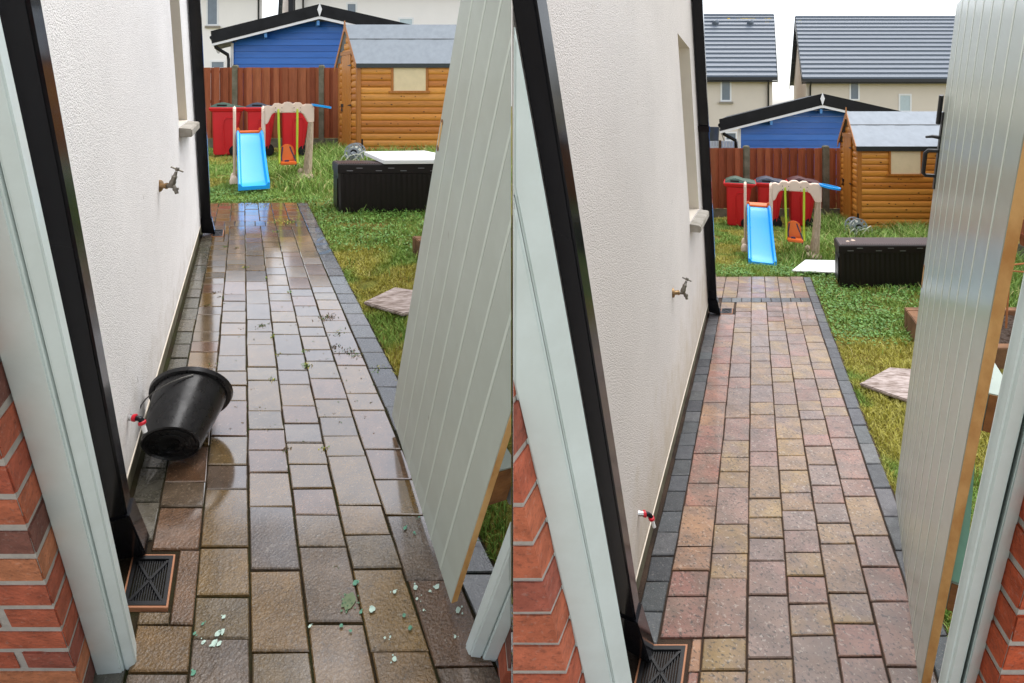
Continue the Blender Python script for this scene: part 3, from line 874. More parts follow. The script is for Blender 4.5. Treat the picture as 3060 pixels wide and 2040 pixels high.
a2 = gp(Q, 1853, 2627); w2 = gp(Q, 1867, 2546)
brick_pier(Q, a2, -1, w2 - a2, (w2 - a2).length + .03, 'red brick pier in the middle of the photo, left of the dry path', clip=1, width=.5, seed=3)
a3 = gp(L, 1492, 2055); w3 = gp(L, 1486, 1972)
brick_pier(L, a3, 1, w3 - a3, (w3 - a3).length + .03, 'sliver of dark red brick at the foot of the right post of the wet path', clip=-1, width=.3, seed=4)
a4 = gp(Q, 2310 + (3023 - 2310) * (4400 - 2627) / (4400 - 1892), 2627); w4 = gp(Q, cv(2964), vv)
brick_pier(Q, a4, 1, w4 - a4, (w4 - a4).length + .03, 'smooth orange brick pier at the bottom right corner of the photo', pal=BR2, width=1.0, seed=5)

# ------------------------------------------------------------------ gates
def gate(lot, B0, B1, T, nb, label, mgate, ledges, clip=None, handle=None, latch=None):
    """B0 far bottom corner, B1 near (hinge) bottom corner of the face towards the path"""
    root = thing('gate', label, 'gate', B1)
    gx = (B1 - B0)
    Lg = gx.length
    gx = gx / Lg
    nq = Vector((gx.y, -gx.x, 0)).normalized()
    if nq.x < 0: nq = -nq                          # away from the path
    G = lambda a, o, t: tuple(B0 + gx * a + nq * o + lot.d * t)
    th = .018 if clip else .022
    m, gr = MB(), MB()
    bw = Lg / nb
    for i in range(nb):
        a, b = i * bw + (.0064 if i else 0), (i + 1) * bw - (.0066 if i < nb - 1 else 0)
        m.hexa([G(a, 0, 0), G(b, 0, 0), G(b, th - .003, 0), G(a, th - .003, 0), G(a, 0, T), G(b, 0, T), G(b, th - .003, T), G(a, th - .003, T)])
        if i:
            c = i * bw
            gr.hexa([G(c - .0065, -.0005, .001), G(c + .0065, -.0005, .001), G(c + .0065, th - .003, .001), G(c - .0065, th - .003, .001), G(c - .0065, -.0005, T), G(c + .0065, -.0005, T), G(c + .0065, th - .003, T), G(c - .0065, th - .003, T)])
    m.build('board_panel', mgate, root, bevel=.0012, clip=clip)
    gr.build('groove', M['groove_highlight'], root, clip=clip)
    e = MB()
    e.hexa([G(Lg + .0003, .0015, .002), G(Lg + .0022, .0015, .002), G(Lg + .0022, th, .002), G(Lg + .0003, th, .002), G(Lg + .0003, .0015, T), G(Lg + .0022, .0015, T), G(Lg + .0022, th, T), G(Lg + .0003, th, T)])
    e.build('plywood_edge', M['ply'], root, clip=clip)
    k = MB()
    k.hexa([G(.002, th - .0025, .003), G(Lg, th - .0025, .003), G(Lg, th, .003), G(.002, th, .003), G(.002, th - .0025, T), G(Lg, th - .0025, T), G(Lg, th, T), G(.002, th, T)])
    k.build('back_panel', M['teal'], root, clip=clip)
    for (t0, t1) in ledges:
        l = MB()
        l.hexa([G(.03, th + .001, t0), G(Lg - .004, th + .001, t0), G(Lg - .004, th + .052, t0), G(.03, th + .052, t0), G(.03, th + .001, t1), G(Lg - .004, th + .001, t1), G(Lg - .004, th + .052, t1), G(.03, th + .052, t1)])
        lo = l.build('ledge', M['gate_green_l'], root, bevel=.002, clip=clip)
        en = MB()
        en.hexa([G(Lg - .0037, th + .003, t0 + .002), G(Lg - .0012, th + .003, t0 + .002), G(Lg - .0012, th + .05, t0 + .002), G(Lg - .0037, th + .05, t0 + .002), G(Lg - .0037, th + .003, t1 - .002), G(Lg - .0012, th + .003, t1 - .002), G(Lg - .0012, th + .05, t1 - .002), G(Lg - .0037, th + .05, t1 - .002)])
        en.build('end_grain', M['ledge_wood'], lo, clip=clip)
        hg = MB()
        for s0, s1 in ((-.004, .042), (.045, .09)):
            hg.tube([G(Lg + .002, th + .062, t0 + s0), G(Lg + .002, th + .062, t0 + s1)], .0085, 12)
        hg.hexa([G(Lg - .03, th + .053, t0 + .0), G(Lg + .002, th + .053, t0), G(Lg + .002, th + .057, t0), G(Lg - .03, th + .057, t0), G(Lg - .03, th + .053, t0 + .085), G(Lg + .002, th + .053, t0 + .085), G(Lg + .002, th + .057, t0 + .085), G(Lg - .03, th + .057, t0 + .085)])
        hg.build('hinge', M['hinge'], root, smooth=40, clip=clip)
    if len(ledges) > 1:
        s = MB()
        t0, t1 = ledges[0][1] + .004, ledges[1][0] - .10
        s.add([G(Lg - .006, th + .001, t0), G(Lg - .006, th + .032, t0 + .004), G(Lg - .006, th + .002, t1), G(Lg - .03, th + .001, t0), G(Lg - .03, th + .032, t0 + .004), G(Lg - .03, th + .002, t1)], [(0, 1, 2), (5, 4, 3), (0, 3, 4, 1), (1, 4, 5, 2), (2, 5, 3, 0)])
        s.build('brace', M['teal'], root, clip=clip)
    if handle:
        t0, t1, a = handle
        hd = MB()
        hd.tube([G(a, 0, t0), G(a, -.030, t0), G(a, -.038, t0 + .010), G(a, -.038, t1 - .010), G(a, -.030, t1), G(a, 0, t1)], .007, 10)
        hd.hexa([G(a - .018, -.004, t0 - .05), G(a + .018, -.004, t0 - .05), G(a + .018, .001, t0 - .05), G(a - .018, .001, t0 - .05), G(a - .018, -.004, t1 + .14), G(a + .018, -.004, t1 + .14), G(a + .018, .001, t1 + .14), G(a - .018, .001, t1 + .14)])
        hd.tube([G(a + .0, -.004, t1 + .05), G(a - .01, -.022, t1 + .053), G(a - .012, -.042, t1 + .05)], [.007, .006, .004], 8)
        hd.tube([G(a, -.012, t1 + .10), G(a, -.012, t1 + .20)], .007, 8)
        hd.build('handle', M['black_metal'], root, smooth=50)
    if latch:
        t0, a = latch
        for (da, t_, r_) in ((0, t0, .010), (0, t0 + .085, .010)):
            q = MB(); q.lathe([(r_, -.0015), (r_, .003)], G(a + da, 0, t_), tuple(nq)); q.build('screw_hole', M['ledge_wood'], root)
        q = MB()
        q.hexa([G(a - .007, -.0015, t0), G(a + .007, -.0015, t0), G(a + .007, .002, t0), G(a - .007, .002, t0), G(a - .007, -.0015, t0 + .085), G(a + .007, -.0015, t0 + .085), G(a + .007, .002, t0 + .085), G(a - .007, .002, t0 + .085)])
        q.build('keyhole', M['ply'], root)
    return root

B1, B0 = L.ground(1347, 1802, .05), L.ground(1171, 1241, .05)
tl0, tl1 = L.rise_to(B1, 1520), L.rise_to(B1, 1418)
tk = L.rise_to(B0, 440)
gate(L, B0, B1, 2.0, 8, 'open grey green boarded gate leaning across the middle of the photo, beside the wet path', M['gate_green_l'], [(tl0, tl1)], clip=-1, latch=(tk, .022))
B1, B0 = Q.ground(2748, 2062, .05), Q.ground(2675, 1478, .05)
T1 = [Q.rise_to(B1, v) for v in (1810, 1730, 1280, 1168)]
th0, th1 = Q.rise_to(B0, 524), Q.rise_to(B0, 450)
tk = Q.rise_to(B0, 850)
gate(Q, B0, B1, 2.25, 9, 'open glossy grey green gate with a black pull handle, at the right of the photo', M['gate_green_r'], [(T1[0], T1[1]), (T1[2], T1[3])], handle=(th0, th1, .02), latch=(tk, .018))

# ------------------------------------------------------------------ garden fences
FCOL = [srgb(150, 84, 54), srgb(142, 76, 48), srgb(158, 92, 60), srgb(134, 70, 44)]
def fence(name_label, o, ex, npan, pw, hgt, gb, post_h, up=Vector((0, 0, 1)), nb=18, group=None):
    """o: foot of the first post; ex: unit direction of the fence, boards face -Y"""
    root = thing('fence', name_label, 'fence', o, group)
    ex = Vector(ex)
    n = Vector((ex.y, -ex.x, 0)).normalized()
    if n.y > 0: n = -n
    ax = Ax(o, ex, -n, up)
    for i in range(npan):
        m = MB(ax)
        x0, x1 = i * pw + .06, (i + 1) * pw - .06
        bw = (x1 - x0) / nb
        for k in range(nb):
            a, b = x0 + k * bw, x0 + (k + 1) * bw
            m.col = jit(random.choice(FCOL), .12)
            if k % 2 == 0: m.box(a - .009, b + .009, -.016, -.003, gb + .004, gb + hgt + random.uniform(-.004, .004))
            else: m.box(a - .0, b + .0, .018, .0265, gb + .004, gb + hgt + random.uniform(-.004, .004))
        m.col = jit(FCOL[3], .1)
        for z in (gb + .12, gb + hgt * .5, gb + hgt - .12): m.box(x0, x1, .027, .055, z, z + .06)
        m.build('panel', M['fence'], root)
        g = MB(ax); g.box(x0 - .02, x1 + .02, -.012, .02, -.05, gb - .003); g.build('gravel_board', M['post_concrete'], root)
    for i in range(npan + 1):
        p = MB(ax)
        x = i * pw
        p.loft([[(x - a, -b, z), (x + a, -b, z), (x + a, b, z), (x - a, b, z)] for a, b, z in ((.055, .05, -.1), (.055, .05, post_h - .03), (.035, .03, post_h))])
        p.build('post', M['post_concrete'], root)
    return root
Y = 11.9
pw = 258 * Y / F
P = L.at(704 - 258, 439, Y); P.z = L.gz(Y)
fence('red brown fence with concrete posts behind the bins, in the garden of the wet path', P, (1, 0, 0), 4, pw, (439 - 201) * Y / F - .2, .2, (439 - 196) * Y / F + .02)
Y = 11.3
pw = 237 * Y / F
P = Q.at(2230 - 237, 646, Y); P.z = Q.gz(Y)
fence('red brown fence with concrete posts behind the bins, in the garden of the dry path', P, (1, 0, 0), 4, pw, (646 - 441) * Y / F - .17, .17, (646 - 436) * Y / F + .02)
P = Vector((7.47 + Q.px * (3.6 - 8.1), 3.6, Q.gz(3.6)))
fence('side fence of red brown boards at the right edge, beyond the raised bed', P, Q.p.normalized(), 4, 2.05, 1.55, .2, 1.8)

# ------------------------------------------------------------------ wheelie bins
def make_bin(label, o, sc, lid, group, yaw):
    root = thing('wheelie_bin', label, 'bin', o, group)
    cy, sy = math.cos(yaw), math.sin(yaw)
    ax = Ax(o, (sc * cy * .94, sc * sy * .94, 0), (-sy * sc, cy * sc, 0), (0, 0, sc))
    m = MB(ax)
    m.loft([[(x0, -d, z), (x1, -d, z), (x1, d, z), (x0, d, z)] for x0, x1, d, z in ((-.265, .06, .22, .02), (-.27, .12, .225, .10), (-.275, .17, .245, .40), (-.285, .25, .275, .88))])
    m.build('body', M['bin_red'], root, bevel=.02, smooth=45)
    m = MB(ax)
    m.loft([[(x0, -d, z), (x1, -d, z), (x1, d, z + t), (x0, d, z + t)] for x0, x1, d, z, t in ((-.30, .27, .285, .865, 0), (-.345, .30, .30, .90, 0), (-.35, .34, .31, .935, 0), (-.34, .34, .30, .95, 0))])
    m.build('rim', M['bin_red'], root, bevel=.008, smooth=45)
    m = MB(ax)
    q = [(-.06, -.262, .12), (-.085, -.272, .60), (-.07, -.279, .70), (-.02, -.283, .745), (.09, -.283, .745), (.135, -.279, .70), (.14, -.272, .60), (.10, -.262, .14)]
    m.tube(q, .008, 6); m.build('side_panel', M['bin_red'], root, smooth=60)
    m = MB(ax)
    prof = [(-.325, .952), (-.30, .985), (-.20, 1.03), (-.10, 1.05), (-.02, 1.035), (.06, 1.005), (.20, .985), (.33, .955)]
    lo = [[(x, -.29 + .02 * (z > .99), .945), (x, -.285 + .05 * (z > .99), z), (x, .285 - .05 * (z > .99), z), (x, .29, .945)] for x, z in prof]
    m.loft(lo)
    ld = m.build('lid', lid, root, bevel=.006, smooth=50)
    m = MB(ax)
    m.box(-.20, -.02, -.262, -.235, .972, 1.005)
    m.build('hand_hold', M['rubber'], ld)
    for sgn in (-1, 1):
        w = MB(ax)
        y = sgn * .235
        w.lathe([(.05, -.032), (.092, -.03), (.10, -.018), (.10, .018), (.092, .03), (.05, .032)], (.12, y, .10), (0, 1, 0), 18)
        w.build('wheel', M['rubber'], root, smooth=40)
    m = MB(ax); m.tube([(.12, -.22, .10), (.12, .22, .10)], .012, 8); m.build('axle', M['black_metal'], root)
    return root
def place_bins(lot, us, v, sc, labels, group):
    Y = F * lot.h / (v - lot.vv)
    for u, lab, lid in zip(us, labels, (M['lid_green'], M['lid_grey'], M['lid_brown'])):
        o = lot.at(u, v, Y); o.z = lot.gz(Y)
        make_bin(lab, o, sc, lid, group, math.atan(-lot.px) * .95)
place_bins(L, (683, 785, 886), 462, 1.0, ('red wheelie bin with green lid beside the slide, at the wet path garden',
    'red wheelie bin with grey lid behind the slide, at the wet path garden', 'red wheelie bin behind the orange swing seat, at the wet path garden'), 'red wheelie bins along the fence')
place_bins(Q, (2211, 2304, 2400), 672, .88, ('red wheelie bin with green lid beside the slide, at the dry path garden',
    'red wheelie bin with grey lid behind the slide, at the dry path garden', 'red wheelie bin with brown lid behind the swing, at the dry path garden'), 'red wheelie bins along the fence')

# ------------------------------------------------------------------ slide and swing set
def make_playset(label, o, k, group, yaw):
    root = thing('swing_and_slide_set', label, 'play set', o, group)
    cy, sy = math.cos(yaw), math.sin(yaw)
    ax = Ax(o, (k * cy * .92, k * sy * .92, 0), (-sy * k, cy * k, 0), (0, 0, k))
    X = lambda x: (600 + .204 * x - 784) * .00503
    Z = lambda y: (541 - (280 + .204 * y)) * .00503
    # ladder side walls, seen edge on
    for xa, xb, yt, yb in ((487, 528, 175, 1285), (893, 945, 175, 1285)):
        m = MB(ax)
        x0, x1 = X(xa), X(xb)
        out = [(-.02, 0), (-.04, .55), (-.05, Z(yt) - .06), (0, Z(yt) - .01), (.07, Z(yt)), (.14, Z(yt) - .03), (.20, Z(yt) - .22), (.30, .72), (.42, .45), (.46, .1), (.46, 0)]
        m.prism([(x0, y, z) for y, z in out], [(x1, y, z) for y, z in out])
        m.build('side_wall', M['beige'], root, bevel=.014, smooth=50)
    for xa, yy in ((500, -.03), (500, .42), (915, -.03), (915, .42)):
            m = MB(ax)
            m.loft([[(X(xa) + r * math.cos(t), yy + r * math.sin(t), z) for t in [k2 * math.pi / 5 for k2 in range(10)]] for r, z in ((.06, -.01), (.062, .04), (.045, .09), (.02, .11))])
            m.build('foot', M['beige'], root, smooth=60)
    # orange platform and rungs
    m = MB(ax)
    m.box(X(530), X(898), .0, .30, Z(575), Z(545))
    for xa in (535, 850):
        m.box(X(xa), X(xa + 45), -.02, .05, Z(575), Z(490))
    m.build('platform', M['orange'], root, bevel=.012, smooth=50)
    for z, y in ((.5, .34), (.3, .39), (.12, .42)):
        m = MB(ax); m.box(X(528), X(893), y - .03, y + .03, z, z + .035); m.build('rung', M['orange'], root, bevel=.012, smooth=50)
    # slide: a channel with raised rails
    m = MB(ax)
    prof = [(.03, .725, 0), (-.03, .72, .05), (-.10, .675, .15), (-.20, .575, .28), (-.32, .455, .40), (-.46, .325, .55), (-.60, .205, .72), (-.70, .125, .85), (-.78, .075, .95), (-.86, .055, 1.0)]
    loops = []
    for y, z, t in prof:
        xl, xr = X(535 + 30 * t), X(905 + 70 * t)
        rl = .062 if y < -.05 else .05
        if t >= 1: rl = .04
        w = .052
        loops.append([(xl, y, z - .05), (xl, y, z + rl - .012), (xl + .012, y, z + rl), (xl + w * .55, y, z + rl - .004), (xl + w, y, z + .004), (xl + w + .012, y, z),
                      (xr - w - .012, y, z), (xr - w, y, z + .004), (xr - w * .55, y, z + rl - .004), (xr - .012, y, z + rl), (xr, y, z + rl - .012), (xr, y, z - .05)])
    m.loft(loops)
    m.build('slide', M['slide_blue'], root, smooth=40)
    # scalloped beam
    m = MB(ax)
    ol = [(935, 440), (925, 190), (945, 176), (985, 168), (1012, 172), (1028, 188), (1052, 180), (1062, 148), (1090, 135), (1150, 132), (1178, 152), (1204, 152), (1220, 124), (1270, 116), (1322, 120), (1344, 148), (1368, 146), (1388, 122), (1455, 122), (1478, 136), (1500, 164), (1520, 162), (1540, 146), (1600, 146), (1640, 152), (1664, 172), (1676, 205), (1674, 425), (1600, 432), (1575, 415), (1540, 350), (1505, 296), (1470, 278), (1075, 278), (1040, 296), (1010, 360), (985, 420), (958, 450)]
    m.prism([(X(a), -.05, Z(b)) for a, b in ol], [(X(a), .09, Z(b)) for a, b in ol])
    bm_ = m.build('beam', M['beige'], root, bevel=.010, smooth=50)
    for cx in (1138, 1412):
        q = MB(ax); q.box(X(cx - 66), X(cx + 64), -.058, -.0505, Z(274), Z(192)); q.build('plate', M['beige'], bm_, bevel=.003)
        q = MB(ax)
        for dx in (-45, 48):
            for yy in (205, 262): q.lathe([(.007, 0), (.006, .004)], (X(cx + dx), -.058, Z(yy)), (0, -1, 0), 8)
        q.build('bolt', M['rubber'], bm_)
    # tree-trunk leg
    m = MB(ax)
    def ring(xa, xb, ya, yb, y, n=12):
        z = Z(y)
        return [((X(xa) + X(xb)) / 2 + (X(xb) - X(xa)) / 2 * math.cos(t) * random.uniform(.9, 1.08), (ya + yb) / 2 + (yb - ya) / 2 * math.sin(t) * random.uniform(.9, 1.05), z) for t in [2 * math.pi * i / n for i in range(n)]]
    m.loft([ring(1582, 1660, -.10, .10, 420), ring(1572, 1655, -.12, .12, 560), ring(1560, 1650, -.13, .14, 700), ring(1545, 1645, -.14, .16, 850), ring(1530, 1640, -.15, .17, 1000), ring(1512, 1636, -.16, .18, 1130), ring(1500, 1640, -.18, .2, 1230), ring(1490, 1650, -.19, .21, 1290)])
    m.build('trunk_leg', M['bark'], root, smooth=60)
    m = MB(ax)
    m.loft([[(X(a), -.03, Z(y)), (X(b), -.03, Z(y)), (X(b), .05, Z(y)), (X(a), .05, Z(y))] for a, b, y in ((1632, 1668, 425), (1632, 1664, 680), (1612, 1650, 940), (1600, 1645, 1200), (1595, 1645, 1285))])
    m.build('leg_edge', M['beige'], root, bevel=.008, smooth=40)
    m = MB(ax)
    def lump(cx, cy, y, rx, ry, rz):
        m.loft([[(X(cx) + rx * r * math.cos(t), cy + ry * r * math.sin(t), Z(y) + rz * h) for t in [2 * math.pi * i / 12 for i in range(12)]] for r, h in ((.9, -1), (1, -.2), (.85, .4), (.5, .85), (.1, 1))])
    lump(1555, -.05, 1230, .125, .20, .05); lump(1480, .06, 1170, .05, .10, .05)
    m.build('root_foot', M['bark'], root, smooth=60)
    # swing
    m = MB(ax)
    for xa, xb, s_ in ((1132, 1150, 1), (1415, 1412, -1)):
        m.tube([(X(xa), -.07, Z(222)), (X(xa), -.07, Z(270)), (X(xa + (xb - xa) * .3), -.06, Z(500)), (X(xb), -.05, Z(860)), (X(xb - s_ * 4), -.06, Z(950)), (X(xb - s_ * 5), -.10, Z(1030))], [.012, .017, .019, .017, .022, .016], 10)
    sw = m.build('hanger', M['lime'], root, smooth=60)
    m = MB(ax)
    ol = [(1158, 1005), (1152, 900), (1160, 830), (1185, 780), (1225, 752), (1270, 746), (1320, 760), (1358, 792), (1376, 850), (1378, 920), (1385, 1005)]
    m.prism([(X(a), .00 + (b > 900) * -.02, Z(b)) for a, b in ol], [(X(a), .03 + (b > 900) * -.02, Z(b)) for a, b in ol])
    m.box(X(1160), X(1396), -.20, .0, Z(1040), Z(998))
    m.build('seat', M['orange'], root, bevel=.010, smooth=50)
    m = MB(ax)
    for ra in ([(1198, 785, -.006), (1190, 850, -.02), (1178, 925, -.03), (1180, 985, -.06), (1235, 992, -.11)], [(1308, 785, -.006), (1330, 850, -.02), (1362, 920, -.03), (1385, 975, -.06), (1392, 1030, -.11), (1384, 1075, -.11)]):
        m = MB(ax)
        for (a, b, y), (a2, b2, y2) in zip(ra, ra[1:]):
            m.hexa([(X(a) - .011, y, Z(b)), (X(a) + .011, y, Z(b)), (X(a) + .011, y + .003, Z(b)), (X(a) - .011, y + .003, Z(b)), (X(a2) - .011, y2, Z(b2)), (X(a2) + .011, y2, Z(b2)), (X(a2) + .011, y2 + .003, Z(b2)), (X(a2) - .011, y2 + .003, Z(b2))])
        m.build('harness_strap', M['strap'], root)
    m = MB(ax); m.box(X(1222), X(1285), -.13, -.09, Z(996), Z(975)); m.build('buckle', M['strap'], root)
    # basketball hoop
    m = MB(ax)
    cx, cz, r = X(1797), Z(181), .146
    nn = 28
    def hp(t, dr, dz): return (cx + (r + dr) * math.cos(t), .0 + (r + dr) * math.sin(t), cz - .16 * (r + dr) * math.cos(t) + dz)
    lp = [[hp(t, dr, dz) for dr, dz in ((-.018, -.014), (.012, -.018), (.016, .014), (-.014, .016))] for t in [2 * math.pi * i / nn for i in range(nn + 1)]]
    m.loft(lp, False)
    m.box(X(1640), X(1668), -.03, .03, Z(190), Z(150))
    m.build('hoop', M['slide_blue'], root, smooth=50)
    return root
Y = F * L.h / (541 - L.vv)
o = L.at(784, 541, Y); o.z = L.gz(Y)
make_playset('plastic slide and swing set in long grass, in the garden of the wet path', o, Y / 8.05, 'slide and swing sets', math.atan(-L.px))
Y = F * Q.h / (754 - Q.vv)
o = Q.at(2301, 754, Y); o.z = Q.gz(Y)
make_playset('plastic slide and swing set in long grass, in the garden of the dry path', o, .922 * Y / 8.05, 'slide and swing sets', math.atan(-Q.px))

# ------------------------------------------------------------------ shed
SCOL = [srgb(206, 136, 56), srgb(194, 124, 50), srgb(212, 144, 64), srgb(188, 116, 46)]
def shed(lot, cf, cb, ridge_v, sc, label, ln=2.25):
    O, Bk = lot.ground(*cf), lot.ground(*cb)
    ey = Bk - O; ey.z = 0
    D = ey.length
    ey /= D
    O = O + Vector((0, 0, .0))
    ax = Ax(O, (1, 0, 0), ey, (0, 0, 1))
    Hh, Ln = 1.885 * sc, ln * sc
    ym = (O + ey * D * .5).y
    Zr = lot.at(1053, ridge_v, ym).z - O.z
    root = thing('garden_shed', label, 'shed', O)
    m = MB(ax)
    nb = 14
    bh = Hh / nb
    def board(x0, x1, z0, z1, y=0.0, back=False):
        pr = [(0.0, z0), (-.011, z0 + .006), (-.017, z0 + bh * .3), (-.017, z0 + bh * .62), (-.010, z0 + bh * .9), (.001, z1)]
        m.col = jit(random.choice(SCOL), .09)
        a = [(x0, y + o_, z) for o_, z in pr] + [(x0, y + .012, z1), (x0, y + .012, z0)]
        b = [(x1, y + o_, z) for o_, z in pr] + [(x1, y + .012, z1), (x1, y + .012, z0)]
        m.prism(a, b)
    for i in range(nb): board(.05, Ln, i * bh, (i + 1) * bh - .002)
    # gable boards: same profile turned on to the left end
    gn = int(Zr / bh) + 1
    for i in range(gn):
        z0, z1 = i * bh, min((i + 1) * bh - .002, Zr - .03)
        if z1 - z0 < .02: continue
        cut = lambda z: 0 if z <= Hh else (z - Hh) / (Zr - Hh) * D * .5
        ya, yb = cut(z1) + .03, D - cut(z1) - .03
        if yb - ya < .05: continue
        pr = [(0.0, z0), (-.011, z0 + .006), (-.017, z0 + bh * .3), (-.017, z0 + bh * .62), (-.010, z0 + bh * .9), (.001, z1)]
        m.col = jit(random.choice(SCOL), .09)
        a = [(o_, ya, z) for o_, z in pr] + [(.012, ya, z1), (.012, ya, z0)]
        b = [(o_, yb, z) for o_, z in pr] + [(.012, yb, z1), (.012, yb, z0)]
        m.prism(a, b)
    m.col = SCOL[1]
    m.box(.013, Ln, D - .02, D, 0, Hh)
    m.box(Ln - .02, Ln, .013, D - .02, 0, Hh)
    wall = m.build('wall', M['shed'], root, smooth=50)
    k = MB(ax)
    rnd = random.Random(5)
    for i in range(46):
        x, b = rnd.uniform(.1, Ln - .1), rnd.randrange(nb)
        z = (b + rnd.uniform(.3, .65)) * bh
        r = rnd.uniform(.008, .017)
        k.poly([(x + r * 1.3 * math.cos(t), -.0176, z + r * .8 * math.sin(t)) for t in [6.283 * q / 8 for q in range(8)]])
    k.build('knots', M['knot'], wall)
    t = MB(ax)
    t.box(-.022, .05, -.024, -.0, .0, Hh + .0)
    t.box(-.026, -.003, -.022, .05, .0, Hh)
    t.build('corner_trim', M['shed_trim'], root)
    t = MB(ax); t.box(-.026, -.003, D - .05, D + .01, 0, Hh); t.build('corner_trim', M['shed_trim'], root)
    # door in the gable
    d = MB(ax)
    y0, y1 = D * .30, D * .74
    zt = Hh * 1.08
    nb2 = 5
    for i in range(nb2):
        a, b = y0 + (y1 - y0) * i / nb2, y0 + (y1 - y0) * (i + 1) / nb2
        d.box(-.046, -.022, a + .003, b - .003, .04, zt)
    dr = d.build('door', M['shed_door'], root, bevel=.003)
    d = MB(ax); d.box(-.056, -.02, y0 - .05, y1 + .05, zt + .002, zt + .075); d.build('lintel', M['shed_trim'], root)
    d = MB(ax)
    for z in (.12, Hh * .52, Hh * .96): d.prism([(-.051, y0 - .05, z - .022), (-.051, y0 + .12, z - .004), (-.051, y0 + .12, z + .004), (-.051, y0 - .05, z + .022)], [(-.0465, y0 - .05, z - .022), (-.0465, y0 + .12, z - .004), (-.0465, y0 + .12, z + .004), (-.0465, y0 - .05, z + .022)])
    d.build('hinge', M['black_metal'], dr)
    d = MB(ax)
    yl = y1 - .03
    d.box(-.062, -.047, yl - .05, yl + .05, Hh * .50, Hh * .535)
    d.box(-.068, -.048, yl - .018, yl + .018, Hh * .45, Hh * .48)
    d.tube([(-.058, yl - .012, Hh * .48), (-.058, yl - .012, Hh * .505), (-.058, yl + .012, Hh * .505), (-.058, yl + .012, Hh * .48)], .005, 6)
    d.build('padlock', M['black_metal'], dr)
    # window with a drawn blind
    x0, x1, z0, z1 = .66 * sc, 1.41 * sc, 1.235 * sc, 1.835 * sc
    w = MB(ax)
    e = .045 * sc
    for q in ((x0, x0 + e, z0 + e, z1), (x1 - e, x1, z0 + e, z1), (x0, x1, z1 + .001, z1 + .03 * sc)): w.box(q[0], q[1], -.040, -.002, q[2], q[3])
    w.box(x0 - .05 * sc, x1 + .03 * sc, -.055, -.002, z0 - .005, z0 + .038 * sc)
    wo_ = w.build('window', M['shed_trim'], root, bevel=.003)
    w = MB(ax); w.box(x0 + e, x1 - e, -.025, -.018, z0 + .04 * sc, z1); w.build('blind', M['blind'], wo_)
    # roof
    ov = .07 * sc
    sl = (Zr - Hh) / (D * .5)
    r = MB(ax)
    for sgn in (0, 1):
        Yf = (lambda y: y) if sgn == 0 else (lambda y: D - y)
        pts = [(-ov, -ov, Hh - ov * sl + .02), (Ln + ov, -ov, Hh - ov * sl + .02), (Ln + ov, D * .5, Zr + .02), (-ov, D * .5, Zr + .02)]
        lo = [(x, Yf(y), z) for x, y, z in pts]
        hi = [(x, Yf(y), z + .03) for x, y, z in pts]
        r.prism(lo, hi)
    rf = r.build('roof', M['felt'], root)
    s = MB(ax)
    y_, z_ = D * .5 * .56, Hh + sl * D * .5 * .56 + .052
    for i in range(14):
        xa, xb = -ov + (Ln + 2 * ov) * i / 14, -ov + (Ln + 2 * ov) * (i + 1) / 14
        dz = .004 * math.sin(i * 1.7)
        s.hexa([(xa, y_ - .006 + dz, z_ - .006), (xb, y_ - .006 + dz, z_ - .006), (xb, y_ + .006 + dz, z_ + .008 - .004), (xa, y_ + .006 + dz, z_ + .004), (xa, y_ - .006 + dz, z_ + .002), (xb, y_ - .006 + dz, z_ + .002), (xb, y_ + .006 + dz, z_ + .012), (xa, y_ + .006 + dz, z_ + .012)])
    s.build('seam', M['felt_edge'], rf)
    s = MB(ax)
    s.box(-ov, Ln + ov, -ov - .012, -ov - .001, Hh - ov * sl - .035, Hh - ov * sl + .052)
    s.build('felt_edge', M['felt_edge'], rf)
    for xx in (-ov - .014, Ln + ov + .001):
        b = MB(ax)
        for sgn in (0, 1):
            Yf = (lambda y: y) if sgn == 0 else (lambda y: D - y)
            pts = [(-ov, Hh - ov * sl + .055), (-ov, Hh - ov * sl - .065), (D * .5, Zr - .04), (D * .5, Zr + .06)]
            b.prism([(xx, Yf(y), z) for y, z in pts], [(xx + .013, Yf(y), z) for y, z in pts])
        b.build('barge_board', M['shed_trim'], root)
    for xx in (-ov - .018, Ln + ov + .002):
        f = MB(ax); f.prism([(xx, D * .5 - .05, Zr - .10), (xx, D * .5 + .05, Zr - .10), (xx, D * .5 + .02, Zr + .13), (xx, D * .5 - .02, Zr + .13)], [(xx + .016, D * .5 - .05, Zr - .10), (xx + .016, D * .5 + .05, Zr - .10), (xx + .016, D * .5 + .02, Zr + .13), (xx + .016, D * .5 - .02, Zr + .13)])
        f.build('finial', M['shed_trim'], root)
    return root
shed(L, (1070, 458), (1014, 444), 80, 1.0, 'honey stained wooden shed with grey felt roof and cream blind, behind the white board')
shed(Q, (2566, 690), (2514, 655), 340, .815, 'honey stained wooden shed with grey felt roof and cream blind, left of the glossy gate')

